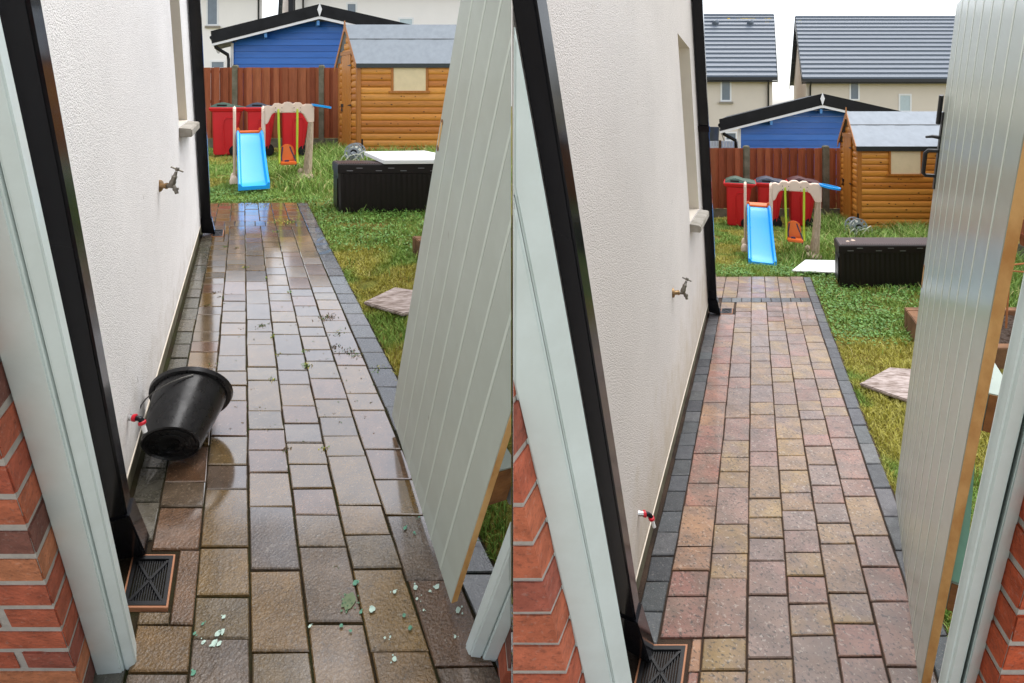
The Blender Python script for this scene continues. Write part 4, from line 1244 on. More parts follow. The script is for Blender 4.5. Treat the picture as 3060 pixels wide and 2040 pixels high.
# ------------------------------------------------------------------ blue cabin beyond the fence
def cabin(lot, apex, k, label):
    Yc = 15.0
    q = Yc / F * k
    A = lot.at(apex[0], apex[1], Yc)
    zb = lot.gz(Yc) - A.z
    A2 = Vector((A.x, A.y, lot.gz(Yc)))
    ax = Ax(A, (1, 0, 0), Vector((lot.px, 1, 0)), (0, 0, 1))
    root = thing('log_cabin', label, 'cabin', A2)
    X = lambda u: (u - 954) * q
    Z = lambda v: -(v - 14.5) * q
    sl, sr = .249, .2255
    m = MB(ax)
    bh = 19.0 * q
    xl, xr = X(694), X(1215)
    z = zb
    ztop = Z(58)
    COL = [srgb(50, 112, 196), srgb(44, 102, 184), srgb(56, 118, 204)]
    while z < ztop - .02:
        z1 = min(z + bh, ztop)
        f = lambda zz: (min(0, X(954) - (Z(52) - zz) / sl + 0), max(0, (Z(52) - zz) / sr))
        a0, b0 = f(z1)
        a1, b1 = f(z)
        x0, x1, x2, x3 = max(xl, a1), min(xr, b1), min(xr, b0), max(xl, a0)
        m.col = jit(random.choice(COL), .05)
        m.hexa([(x0, .30, z), (x1, .30, z), (x1, .38, z), (x0, .38, z), (x3, .318, z1 - .004), (x2, .318, z1 - .004), (x2, .38, z1 - .004), (x3, .38, z1 - .004)])
        z = z1
    m.col = COL[1]
    m.box(xl, xl + .08, .381, 4.0, zb, Z(118)); m.box(xr - .08, xr, .381, 4.0, zb, Z(118)); m.box(xl + .08, xr - .08, 3.9, 4.0, zb, Z(118))
    m.build('wall', M['cabin_blue'], root)
    r = MB(ax)
    E = 324
    for sgn, s_ in ((-1, sl), (1, sr)):
        x = sgn * E * q
        r.prism([(0, .0, 0), (x, .0, -abs(x) * s_), (x, .0, -abs(x) * s_ - .06), (0, .0, -.06)], [(0, 4.3, 0), (x, 4.3, -abs(x) * s_), (x, 4.3, -abs(x) * s_ - .06), (0, 4.3, -.06)])
    r.build('roof', M['black_felt'], root)
    r = MB(ax)
    for sgn, s_ in ((-1, sl), (1, sr)):
        x = sgn * E * q
        r.prism([(0, -.06, .02), (x, -.06, -abs(x) * s_ + .02), (x + sgn * -.03, -.06, -abs(x) * s_ - 35 * q), (0, -.06, -34 * q)], [(0, -.004, .02), (x, -.004, -abs(x) * s_ + .02), (x + sgn * -.03, -.004, -abs(x) * s_ - 35 * q), (0, -.004, -34 * q)])
    r.build('fascia', M['black_felt'], root)
    for sgn, s_ in ((-1, sl), (1, sr)):
        x = sgn * (E - 3) * q
        r = MB(ax)
        r.prism([(0, -.05, -34 * q), (x, -.05, -abs(x) * s_ - 35 * q), (x, -.05, -abs(x) * s_ - 43 * q), (0, -.05, -42 * q)], [(0, .0, -34 * q), (x, .0, -abs(x) * s_ - 35 * q), (x, .0, -abs(x) * s_ - 43 * q), (0, .0, -42 * q)])
        r.build('barge_board', M['white_paint'], root)
    r = MB(ax)
    r.prism([(0, -.09, 5 * q), (7 * q, -.09, -14 * q), (0, -.09, -36 * q), (-7 * q, -.09, -14 * q)], [(0, -.062, 5 * q), (7 * q, -.062, -14 * q), (0, -.062, -36 * q), (-7 * q, -.062, -14 * q)])
    r.build('ridge_diamond', M['white_paint'], root)
    for u, v in ((951, 68), (794, 104)):
        r = MB(ax); r.box(X(u - 4), X(u + 4), .01, .31, Z(v + 7), Z(v - 7)); r.build('purlin_end', M['blue_light'], root)
    r = MB(ax); r.box(xl - .05, xl + .03, .27, .298, zb, Z(125)); r.build('corner_board', M['white_paint'], root)
    g = MB(ax)
    g.tube([(X(632), -.02, Z(112)), (X(632), 4.2, Z(112))], .055, 10)
    g.tube([(X(640), .06, Z(116)), (X(644), .08, Z(140)), (X(680), .22, Z(161)), (X(682), .22, Z(175)), (X(682), .22, zb)], .05, 10)
    g.build('gutter', M['black_pipe'], root, smooth=60)
    return root
cabin(L, (954, 14.5), 1.0, 'blue wooden cabin with black roof behind the fence, in the left half of the photo')
cabin(Q, (2457, 281), .95, 'blue wooden cabin with black roof behind the fence, in the right half of the photo')

# ------------------------------------------------------------------ two-storey houses behind
def far_house(lot, u0, u1, v_eave, ridge, mw, windows, pipes, label, Yh=30.0, sills=True, vent_us=(), lichen=(), depth=8.0):
    ax = Ax((0, Yh, 0), (1, 0, 0), Vector((lot.px, 1, 0)), (0, 0, 1))
    q = Yh / F
    X = lambda u: (u - UC) * q
    Z = lambda v: H - (v - YH) * q
    zb = lot.gz(Yh) - .4
    root = thing('house', label, 'house', (X((u0 + u1) / 2), Yh, lot.gz(Yh)))
    m = MB(ax)
    zr, yr = ridge
    zE = Z(v_eave)
    Zr = H - (zr - YH) * (Yh + yr) / F
    x0, x1 = X(u0), X(u1)
    m.prism([(x0, 0, zb), (x0, 0, zE), (x0, yr, Zr - .25), (x0, 2 * yr, zE), (x0, 2 * yr, zb)], [(x1, 0, zb), (x1, 0, zE), (x1, yr, Zr - .25), (x1, 2 * yr, zE), (x1, 2 * yr, zb)])
    m.build('wall', mw, root)
    r = MB(ax)
    nc = 15
    oh = .25
    for sgn in (0, 1):
        Yf = (lambda y: y) if sgn == 0 else (lambda y: 2 * yr - y)
        for i in range(nc):
            ta, tb = i / nc, (i + 1) / nc + .01
            ya, yb = -.45 + (yr + .45) * ta, -.45 + (yr + .45) * tb
            s_ = (Zr - zE) / yr
            za, zb_ = zE + s_ * ya, zE + s_ * yb
            r.hexa([(x0 - oh, Yf(ya), za + .02), (x1 + oh, Yf(ya), za + .02), (x1 + oh, Yf(yb), zb_ - .03), (x0 - oh, Yf(yb), zb_ - .03),
                    (x0 - oh, Yf(ya), za + .16), (x1 + oh, Yf(ya), za + .16), (x1 + oh, Yf(yb), zb_ + .05), (x0 - oh, Yf(yb), zb_ + .05)])
    rf = r.build('roof', M['slate'], root)
    r = MB(ax); r.tube([(x0 - oh, yr, Zr + .02), (x1 + oh, yr, Zr + .02)], .14, 8); r.build('ridge_tiles', M['slate'], rf, smooth=50)
    for u in vent_us:
        c = MB(ax); xx = X(u); c.lathe([(.22, 0), (.22, .12), (.16, .26), (.02, .3)], (xx, yr * .82, zE + (Zr - zE) * .82 + .05), (0, -.5, 1), 12); c.build('roof_vent', M['slate'], rf, smooth=50)
    for ua, ub, t0, t1 in lichen:
        c = MB(ax)
        s_ = (Zr - zE) / yr
        n_ = 10
        top = [(X(ua + (ub - ua) * i / n_), yr * t1, zE + s_ * yr * t1 + .085) for i in range(n_ + 1)]
        bot = [(X(ua + (ub - ua) * i / n_), yr * tt, zE + s_ * yr * tt + .085) for i, tt in enumerate([random.uniform(t0, t1 - .02) for _ in range(n_ + 1)])]
        for i in range(n_): c.poly([bot[i], bot[i + 1], top[i + 1], top[i]])
        c.build('lichen', M['lichen'], rf, normals=False)
    s_ = (Zr - zE) / yr
    for xx in (x0 - oh - .04, x1 + oh + .005):
        b = MB(ax)
        for sgn in (0, 1):
            Yf = (lambda y: y) if sgn == 0 else (lambda y: 2 * yr - y)
            pts = [(-.45, zE - .45 * s_ + .15), (-.45, zE - .45 * s_ - .25), (yr, Zr - .35), (yr, Zr + .08)]
            b.prism([(xx, Yf(y), z) for y, z in pts], [(xx + .035, Yf(y), z) for y, z in pts])
        b.build('barge_board', M['black_felt'], root)
    g = MB(ax)
    g.box(x0 - oh, x1 + oh, -.58, -.46, zE - .45 * s_ - .12, zE - .45 * s_ + .06)
    g.box(x0 - oh, x1 + oh, -.45, -.005, zE - .45 * s_ - .20, zE - .45 * s_ - .13)
    g.build('gutter', M['black_metal'], root)
    for u in pipes:
        g = MB(ax); xx = X(u); g.tube([(xx, -.5, zE - .45 * s_ - .1), (xx, -.1, zE - .75), (xx, -.08, zb)], .05, 8); g.build('downpipe', M['black_metal'], root, smooth=60)
    for (a, b_, c_, d_, net, sill) in windows:
        w = MB(ax)
        xa, xb, za, zt = X(a), X(b_), Z(d_), Z(c_)
        e = .09
        for z0, z1, p0, p1 in ((za, zt, xa, xa + e), (za, zt, xb - e, xb), (za, za + e, xa + e, xb - e), (zt - e, zt, xa + e, xb - e)): w.box(p0, p1, -.03, .02, z0, z1)
        wo_ = w.build('window', M['white_paint'], root)
        w = MB(ax); w.box(xa + e, xb - e, -.012, -.004, za + e, zt - e); w.build('pane', M['net_glass'] if net else M['glass'], wo_)
        if sill:
            w = MB(ax); w.box(xa - .07, xb + .1, -.12, -.002, za - .12, za - .004); w.build('sill', M['sill'], wo_)
    return root
far_house(Q, 2080, 2308, 214, (47, 4.6), M['house_cream'], [(2153, 2186, 234, 303, False, True), (2166, 2203, 393, 421, False, True)], [2296], 'cream house with slate roof and most yellow lichen, left of the sky gap', vent_us=(2124, 2241), lichen=[(2288, 2314, .72, .99), (2150, 2200, .9, .99), (2205, 2285, .88, .99)])
far_house(Q, 2409, 3020, 219, (53, 4.6), M['house_cream'], [(2538, 2569, 239, 300, False, False), (2685, 2724, 280, 335, True, False)], [2421], 'cream house with grey slate roof right of the sky gap, behind the blue cabin', lichen=[(2404, 2414, .84, .94)])
far_house(L, 470, 784, -60, (-240, 4.6), M['house_white'], [(616, 653, -6, 77, False, True), (628, 673, 180, 206, False, False)], [772], 'white rendered house behind the left end of the fence, in the left half')
far_house(L, 879, 1540, -60, (-240, 4.6), M['house_white'], [(1034, 1067, 7, 62, False, False), (1190, 1236, 52, 95, True, False)], [905], 'white rendered house behind the cabin and shed, in the left half')
c = MB()
P = L.at(868, 0, 29.0)
c.box(P.x - .12, P.x + .14, 29.0, 29.3, L.gz(29), L.at(868, -80, 29).z)
pl_ = thing('downpipe', 'thick black pipe up the near corner of the white house behind the cabin', 'downpipe', (P.x, 29, L.gz(29)))
c.build('pipe', M['black_pipe'], pl_)

# white picket fence and planter far behind on the right plot
def picket(lot):
    Yp = 20.0
    o = Q.at(2112, 533, Yp); o.z = Q.gz(Yp)
    root = thing('picket_fence', 'white picket fence beyond the red brown fence, under the cream house', 'fence', o)
    ax = Ax(o)
    x = 0.0
    m = MB(ax)
    top = (533 - 421) * Yp / F
    while x < 1.35:
        m.box(x, x + .085, -.02, 0, .05, top)
        x += .105
    m.build('pickets', M['picket'], root)
    m = MB(ax); m.box(0, 1.4, .001, .04, .3, .4); m.box(0, 1.4, .001, .04, top - .3, top - .2); m.build('rail', M['picket'], root)
    m = MB(ax); m.box(.44, .53, -.045, -.021, 0, top + .03); m.build('post', M['sleeper'], root)
picket(Q)
o = Q.at(2134, 533, 21.0); o.z = Q.gz(21)
pr = thing('planter', 'dark tapered planter behind the white pickets', 'planter', o)
m = MB(Ax(o)); m.lathe([(.12, 0), (.14, .9), (.19, 1.85), (.21, 1.93), (.18, 1.93), (.17, 1.86)], (0, 0, 0), (0, 0, 1), 16); m.build('pot', M['lid_grey'], pr, smooth=40)
m = MB(Ax(o)); m.tube([(.2, 0, 1.85), (.32, 0, 1.6), (.42, 0, 1.3), (.44, 0, 1.0)], .015, 6); m.build('handle', M['wire'], pr)

# ------------------------------------------------------------------ storage boxes
def storage_box(lot, cf, vt, ln, dp, label):
    O = lot.ground(*cf)
    hgt = (cf[1] - vt) * O.y / F
    ax = Ax(O, (1, 0, 0), Vector((lot.px, 1, 0)).normalized(), (0, 0, 1))
    root = thing('storage_box', label, 'storage box', O)
    m = MB(ax)
    hb = hgt * .80
    n = 40
    fr, bk = [], []
    for i in range(n + 1):
        x = .02 + (ln - .04) * i / n
        fr.append((x, -.004 if i % 2 else .002))
    lo = [(0, dp), (0, .03)] + fr + [(ln, .03), (ln, dp)]
    m.loft([[(x * 1.0 + (.008 if z == 0 else 0), y, z) for x, y in lo] for z in (0.0, hb)])
    m.build('body', M['box_brown'], root)
    m = MB(ax)
    e = .012
    m.loft([[(-e + a, -e + a, z), (ln + e - a, -e + a, z), (ln + e - a, dp + e - a, z), (-e + a, dp + e - a, z)] for a, z in ((0, hb + .004), (0, hgt - .03), (.004, hgt - .012), (.018, hgt))])
    lid = m.build('lid', M['box_brown'], root, smooth=30)
    m = MB(ax)
    nr = int(ln / .028)
    for i in range(nr):
        x = .03 + (ln - .06) * i / nr
        m.box(x, x + .016, .03, dp - .03, hgt + .0005, hgt + .005)
    m.build('lid_ribs', M['box_lid'], lid)
    m = MB(ax); m.box(.006, ln - .006, .006, dp - .006, hgt - .001, hgt + .0008); m.build('lid_top', M['box_lid'], lid)
    m = MB(ax)
    for i, x in enumerate((.09, .2, .42, .56, .70, .9, 1.04)):
        if x + .08 < ln: m.box(x, x + .07, -e - .004, -e + .001, hb + .03 + (.03 if i % 2 else 0), hb + .036 + (.03 if i % 2 else 0))
    m.build('slot', M['hinge'], lid)
    m = MB(ax)
    m.box(-.010, .001, .05, dp - .06, .04, hb - .06)
    m.build('end_panel', M['box_brown'], root, bevel=.006)
    return root, O, hgt
boxL, oL, hL_ = storage_box(L, (1012, 634), 489, 1.22, .40, 'dark brown storage box with a white board lying on it')
boxR, oR, hR_ = storage_box(Q, (2509, 859), 731, 1.20, .38, 'dark brown storage box with pale shells on its bare lid')

# white boards
def slab_thing(name, label, cat, pts, th, m_, part, bev=.004):
    root = thing(name, label, cat, pts[0])
    m = MB()
    m.prism([tuple(p) for p in pts], [tuple(p + Vector((0, 0, th))) for p in pts])
    m.build(part, m_, root, bevel=bev)
    return root
lz = hL_ + .006
pts = [L.ground(u, v, lz) for u, v in ((1147, 490), (1318, 489), (1318, 470), (1268, 460), (1088, 463))]
slab_thing('white_board', 'thick white board lying on the lid of the storage box', 'board', pts, .045, M['board_white'], 'panel')
pts = [Q.ground(u, v, .03) for u, v in ((2366, 811), (2520, 818), (2520, 782), (2406, 779))]
slab_thing('white_board', 'white board lying flat on the grass at the end of the dry path', 'board', pts, .018, M['board_white'], 'panel')
for u, v, s in ((2533, 722, 1.0), (2549, 720, 1.25), (2547, 716, .8)):
    o = Q.ground(u, v, hR_ + .005)
    m = MB(Ax(o))
    m.loft([[(.022 * s * r * math.cos(t), .016 * s * r * math.sin(t), .014 * s * h) for t in [6.283 * i / 10 for i in range(10)]] for r, h in ((.7, 0), (1, .3), (.8, .75), (.3, 1))])
    rt = m.build('shell', M['shell'], smooth=60)
    tag(rt, 'small pale shell lying on the lid of the dark storage box', 'shell', 'shells on the storage box lid')

# ------------------------------------------------------------------ hose reels
def hose_reel(lot, u, v, s, label):
    o = lot.ground(u, v)
    root = thing('hose_reel', label, 'hose reel', o)
    ax = Ax(o, (s, 0, 0), (0, s, 0), (0, 0, s))
    Rr, cz = .165, .19
    for yy, nm in ((-.06, 'front_flange'), (.10, 'back_flange')):
        m = MB(ax)
        nh, seg = 9, 54
        ths = [2 * math.pi * i / seg for i in range(seg)]
        P = lambda r, t, y: (r * math.cos(t), y, cz + r * math.sin(t))
        for i in range(seg):                                    # ring with a row of round holes
            a, b = ths[i], ths[(i + 1) % seg] if i < seg - 1 else 2 * math.pi
            ph = (i % 6)
            for r0, r1 in ((.145, Rr), (.04, .095)):
                m.hexa([P(r0, a, yy), P(r1, a, yy), P(r1, b, yy), P(r0, b, yy), P(r0, a, yy + .012), P(r1, a, yy + .012), P(r1, b, yy + .012), P(r0, b, yy + .012)])
            if ph in (0, 1):
                m.hexa([P(.095, a, yy), P(.145, a, yy), P(.145, b, yy), P(.095, b, yy), P(.095, a, yy + .012), P(.145, a, yy + .012), P(.145, b, yy + .012), P(.095, b, yy + .012)])
        m.build(nm, M['reel_grey'], root)
    m = MB(ax); m.lathe([(.055, -.075), (.06, -.07), (.06, .115), (.055, .12)], (0, 0, cz), (0, 1, 0), 20); m.build('hub', M['rubber'], root, smooth=40)
    m = MB(ax); m.lathe([(.03, -.083), (.022, -.078)], (0, 0, cz), (0, 1, 0), 12); m.box(-.05, .05, -.085, -.076, cz - .01, cz + .01); m.build('crank', M['reel_grey'], root)
    m = MB(ax)
    for yy in (-.09, .14):
        m.tube([(-.15, yy, .01), (-.02, yy, cz), (.13, yy, .01)], .014, 8)
    m.build('stand', M['reel_grey'], root, smooth=60)
    m = MB(ax); m.box(.085, .115, .10, .13, .2, .42); m.build('carry_handle', M['rubber'], root, bevel=.008)
    m = MB(ax)
    for k in range(5):
        r = .075 + .013 * (k % 3)
        y0 = -.035 + .028 * k
        m.tube([(r * math.cos(t), y0, cz + r * math.sin(t)) for t in [6.283 * i / 26 for i in range(27)]], .011, 6)
    m.tube([(-.10, -.11, .04), (-.18, -.13, .02), (-.22, -.12, .03), (-.18, -.11, .12), (-.12, -.11, .17), (-.09, -.11, .13), (-.12, -.12, .05), (-.2, -.14, .01)], .010, 8)
    m.tube([(-.05, -.13, .01), (.05, -.12, .10), (.14, -.11, .19), (.2, -.10, .22), (.23, -.09, .17), (.245, -.08, .02)], .010, 8)
    m.tube([(-.14, -.14, .02), (-.05, -.13, .14), (.06, -.12, .17), (.14, -.11, .16), (.17, -.1, .08), (.16, -.1, .0)], .010, 8)
    m.build('hose', M['hose'], root, smooth=60)
    return root
hose_reel(L, 1060, 487, 1.02, 'grey hose reel half hidden behind the storage box with the white board')
hose_reel(Q, 2560, 706, .90, 'grey hose reel with loose hose loops in the grass by the shed corner')

# ------------------------------------------------------------------ stepping slabs, raised beds
def stone(lot, uv, label):
    pts = [lot.ground(u, v, .012) for u, v in uv]
    return slab_thing('stepping_slab', label, 'slab', pts, .022, M['slab'], 'slab', bev=.006)
stone(L, ((1086, 911), (1203, 946), (1300, 930), (1300, 885), (1180, 866)), 'pale rough stepping slab on moss beside the wet path')
stone(Q, ((2568, 1153), (2712, 1204), (2850, 1170), (2850, 1120), (2657, 1105)), 'pinkish grey stepping slab on moss beside the dry path')

def raised_bed(lot, o, w, d, hgt, label, clip=None):
    root = thing('raised_bed', label, 'planter', o)
    ax = Ax(o, (1, 0, 0), Vector((lot.px, 1, 0)), (0, 0, 1))
    t = .085
    for nm, q in (('front_sleeper', (0, w, -d, -d + t)), ('back_sleeper', (0, w, -t, 0)), ('side_sleeper', (0, t * 1.2, -d + t + .001, -t - .001)), ('side_sleeper', (w - t, w, -d + t + .001, -t - .001))):
        m = MB(ax); m.box(q[0], q[1], q[2], q[3], -.03, hgt); m.build(nm, M['sleeper'], root, bevel=.006, clip=clip)
    m = MB(ax)
    nx, ny = 26, 16
    vs, fs = [], []
    for i in range(nx + 1):
        for j in range(ny + 1):
            vs.append((t * 1.2 + (w - 2.2 * t) * i / nx, -d + t + (d - 2 * t) * j / ny, hgt - .05 + random.uniform(-.014, .014)))
    for i in range(nx):
        for j in range(ny):
            a = i * (ny + 1) + j
            fs.append((a, a + ny + 1, a + ny + 2, a + 1))
    m.add(vs, fs)
    m.build('soil', M['soil'], root, normals=False)
    return root
o = L.ground(1232, 752)
raised_bed(L, o, .43, .83, .14, 'corner of a low timber bed behind the gate by the wet path', clip=-1)
o = Q.ground(2702, 978)
bedR = raised_bed(Q, o, 1.9, .84, .19, 'timber raised bed with soil and canes behind the glossy gate')
# canes in the right bed
for i, pl in enumerate(([(2968, 1010), (2990, 880), (3030, 640), (3050, 560)], [(3006, 985), (3016, 830)], [(2996, 660), (3120, 648)], [(2990, 795), (3120, 780)], [(2984, 806), (3110, 816)])):
    m = MB()
    pp = [Q.at(u, v, 4.62 + .03 * i) for u, v in pl]
    m.tube([tuple(p) for p in pp], .008, 6)
    t = m.build('garden_cane', M['cane'], smooth=60)
    tag(t, ('long upright rusty cane bending over the raised bed', 'short upright rusty cane in the raised bed', 'upper rusty cane tied level across the raised bed', 'middle rusty cane tied level across the raised bed', 'lowest rusty cane tied level across the raised bed')[i], 'cane', 'canes over the raised bed')

# ------------------------------------------------------------------ bucket on the wet path
def bucket():
    c0 = L.ground(511, 1332, .095)
    axis = Vector((-.155, .875, .455)).normalized()
    root = thing('bucket', 'black plastic bucket tipped on its side against the white wall', 'bucket', (c0.x, c0.y, L.gz(c0.y)))
    rb, rt_, ln = .107, .146, .225
    c0.z = L.gz(c0.y) + rb * math.sqrt(max(0, 1 - axis.z ** 2)) + .004
    m = MB()
    m.lathe([(.03, .006), (rb - .012, .006), (rb - .006, 0.0), (rb, .003), (rb + (rt_ - rb) * .5, ln * .5), (rt_ - .004, ln * .92), (rt_ - .002, ln - .022), (rt_ + .012, ln - .020), (rt_ + .016, ln - .006), (rt_ + .010, ln), (rt_ - .004, ln), (rb + (rt_ - rb) * .5 - .004, ln * .5), (rb - .006, .012), (.0, .012)], c0, axis, 56, (False, False))
    m.build('body', M['bucket'], root, smooth=40)
    m = MB()
    a = axis.orthogonal().normalized(); b = axis.cross(a)
    for r in (.055, .085):
        m.tube([c0 - axis * .0 + axis * .004 + (a * math.cos(t) + b * math.sin(t)) * r for t in [6.283 * i / 30 for i in range(31)]], .0016, 6)
    for t in (.4, 1.97, 3.54, 5.11):
        m.tube([c0 + axis * .004 + (a * math.cos(t) + b * math.sin(t)) * r for r in (.06, .098)], .0018, 6)
    m.lathe([(.03, .004), (.0, .004)], c0, axis, 24, (True, False))
    m.build('base_ribs', M['bucket'], root, smooth=60)
    m = MB()
    rc = c0 + axis * (ln - .03)
    side = Vector((-1, -.1, .35)); side = (side - axis * side.dot(axis)).normalized()
    up = axis.cross(side)
    pts = []
    for i in range(15):
        t = math.pi * i / 14
        pts.append(rc + up * (rt_ + .004) * math.cos(t) * .98 + (side * .985 - axis * .42) * (rt_ + .016) * math.sin(t))
    m.tube(pts, .0028, 6)
    m.build('handle', M['wire'], root, smooth=60)
    return root
bucket()

# ------------------------------------------------------------------ grass, moss, clover and weeds
def inside(px_, py_, poly):
    r = np.zeros(len(px_), bool)
    n = len(poly)
    for i in range(n):
        x1, y1 = poly[i][:2]; x2, y2 = poly[(i + 1) % n][:2]
        c = (y1 > py_) != (y2 > py_)
        xx = (x2 - x1) * (py_ - y1) / (y2 - y1 + 1e-12) + x1
        r ^= c & (px_ < xx)
    return r

def vnoise(x, y, sc, seed):
    g = np.random.default_rng(seed).random((128, 128))
    xs, ys = np.abs(x * sc + 500.3), np.abs(y * sc + 500.7)
    i, j = np.floor(xs).astype(int), np.floor(ys).astype(int)
    fx, fy = xs - i, ys - j
    fx, fy = fx * fx * (3 - 2 * fx), fy * fy * (3 - 2 * fy)
    a = g[i % 128, j % 128]; b = g[(i + 1) % 128, j % 128]; c = g[i % 128, (j + 1) % 128]; d = g[(i + 1) % 128, (j + 1) % 128]
    return (a * (1 - fx) + b * fx) * (1 - fy) + (c * (1 - fx) + d * fx) * fy

def mesh_np(name, V, Fs, colv, m):
    """V (n,3), Fs list of (k,verts) arrays, colour per vertex"""
    me = bpy.data.meshes.new(name)
    me.vertices.add(len(V)); me.vertices.foreach_set('co', V.astype(np.float32).ravel())
    li = np.concatenate([f.ravel() for f in Fs])
    tot = np.concatenate([np.full(len(f), f.shape[1]) for f in Fs])
    me.loops.add(len(li)); me.loops.foreach_set('vertex_index', li.astype(np.int32))
    st = np.concatenate([[0], np.cumsum(tot)[:-1]])
    me.polygons.add(len(tot)); me.polygons.foreach_set('loop_start', st.astype(np.int32)); me.polygons.foreach_set('loop_total', tot.astype(np.int32))
    me.update(calc_edges=True)
    at = me.color_attributes.new('Col', 'FLOAT_COLOR', 'POINT')
    at.data.foreach_set('color', np.concatenate([colv, np.ones((len(colv), 1))], 1).astype(np.float32).ravel())
    me.materials.append(m)
    o = bpy.data.objects.new(name, me)
    C.objects.link(o)
    return o

def blades(x, y, z, h, w, lean, col, curl=0.5):
    n = len(x)
    a = rng.uniform(0, 6.283, n)
    la = rng.uniform(0, 6.283, n)
    dx, dy = np.cos(la) * lean * h, np.sin(la) * lean * h
    wx, wy = np.cos(a) * w / 2, np.sin(a) * w / 2
    P = lambda f, s, k: np.stack([x + dx * f ** 2 + s * wx * k, y + dy * f ** 2 + s * wy * k, z + h * (f - curl * .35 * lean * f ** 2)], 1)
    V = np.stack([P(0, -1, 1), P(0, 1, 1), P(.5, 1, .8), P(.5, -1, .8), P(1.0, 0, 0)], 1).reshape(-1, 3)
    b = np.arange(n) * 5
    q = np.stack([b, b + 1, b + 2, b + 3], 1)
    t = np.stack([b + 3, b + 2, b + 4], 1)
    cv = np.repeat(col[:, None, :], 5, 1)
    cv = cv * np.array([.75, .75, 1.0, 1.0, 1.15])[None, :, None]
    return V, q, t, cv.reshape(-1, 3)

def scatter(lot, n, poly, ex):
    xs = [p[0] for p in poly]; ys = [p[1] for p in poly]
    X, Y = [], []
    x = rng.uniform(min(xs), max(xs), n); y = rng.uniform(min(ys), max(ys), n)
    ok = inside(x, y, poly)
    for e in ex: ok &= ~inside(x, y, e)
    return x[ok], y[ok]

G_BRIGHT, G_MID, G_DARK, G_DRY, G_MOSS = np.array(srgb(146, 172, 84)[:3]), np.array(srgb(106, 142, 60)[:3]), np.array(srgb(66, 116, 40)[:3]), np.array(srgb(200, 190, 130)[:3]), np.array(srgb(172, 164, 58)[:3])

def lawn_grass(lot, poly, ex, tall, yel, clov, seed, kshort, ktall, kclov):
    parts = []
    def emit(x, y, hh, ww, ll, col, curl=.5):
        parts.append(blades(x, y, lot.gz(y) - .02, hh, ww, ll, col, curl))
    # short growth everywhere, moss-yellow in patches
    x, y = scatter(lot, kshort, poly, ex)
    x2, y2 = scatter(lot, int(kshort * 2.5), poly, ex)
    kp = y2 < 4.9
    x2, y2 = x2[kp], y2[kp]
    x, y = np.concatenate([x, x2]), np.concatenate([y, y2])
    nz, n2 = vnoise(x, y, 1.6, seed), vnoise(x, y, 7.0, seed + 1)
    my = np.clip((nz * .7 + n2 * .3 - .50) * 6 + yel(x, y), 0, .92)[:, None]
    r = rng.random(len(x))[:, None]
    col = (G_MID * (1 - r) + G_BRIGHT * r) * (1 - my) + (G_MOSS * (1 - r * .5) + G_DRY * r * .5) * my
    bare = vnoise(x, y, 3.1, seed + 9) > .16 - .1 * my[:, 0]
    hh = rng.uniform(.022, .058, len(x)) * (1 - .35 * my[:, 0]) * (.5 + n2)
    w = (.0035 + .0012 * y / 2)
    emit(x[bare], y[bare], hh[bare], w[bare], rng.uniform(.3, 1.1, len(x))[bare], col[bare])
    # long grass
    x, y = scatter(lot, ktall, poly, ex)
    t = tall(x, y) * (.6 + .8 * vnoise(x, y, 3.0, seed + 3))
    ok = rng.random(len(x)) < np.clip(t, 0, 1)
    x, y, t = x[ok], y[ok], t[ok]
    r = rng.random(len(x))[:, None]
    d = (rng.random(len(x)) < .10)[:, None]
    col = np.where(d, G_DRY, G_MID * (1 - r) + G_BRIGHT * r)
    emit(x, y, rng.uniform(.10, .34, len(x)) * np.clip(t, .35, 1.1), .005 + .0008 * y, rng.uniform(.3, 1.0, len(x)), col, .8)
    V, Q_, T_, K = [], [], [], []
    off = 0
    for v, q, t, c in parts:
        V.append(v); Q_.append(q + off); T_.append(t + off); K.append(c); off += len(v)
    # clover: small flat three-lobed leaves
    x, y = scatter(lot, kclov, poly, ex)
    ok = rng.random(len(x)) < np.clip(clov(x, y) * (vnoise(x, y, 4.0, seed + 5) * 2.2 - .25), 0, 1)
    x, y = x[ok], y[ok]
    n = len(x)
    z = lot.gz(y) + rng.uniform(.0, .05, n)
    rr = rng.uniform(.006, .012, n) * (1 + .02 * y)
    a0 = rng.uniform(0, 6.28, n)
    tx, ty = rng.normal(0, .35, n), rng.normal(0, .35, n)
    ring = []
    for k in range(6):
        a = a0 + k * 1.0472
        q = rr * (1.0 if k % 2 == 0 else .72)
        dx, dy = np.cos(a) * q, np.sin(a) * q
        ring.append(np.stack([x + dx, y + dy, z + dx * tx + dy * ty], 1))
    Vc = np.stack(ring, 1).reshape(-1, 3)
    r = rng.random(n)[:, None]
    cc = (G_DARK * (1 - r) + G_MID * r) * rng.uniform(.7, 1.15, (n, 1))
    hexs = (np.arange(n) * 6)[:, None] + np.arange(6)[None, :] + off
    V.append(Vc); K.append(np.repeat(cc, 6, 0))
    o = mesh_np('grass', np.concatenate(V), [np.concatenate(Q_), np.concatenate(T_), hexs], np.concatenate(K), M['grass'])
    return tag(o, None, None, kind='stuff')

def pxpoly(lot, uv): return [tuple(lot.ground(u, v))[:2] for u, v in uv]
def band(lo, hi, v, soft=.25): return np.clip((v - lo) / soft, 0, 1) * np.clip((hi - v) / soft, 0, 1)

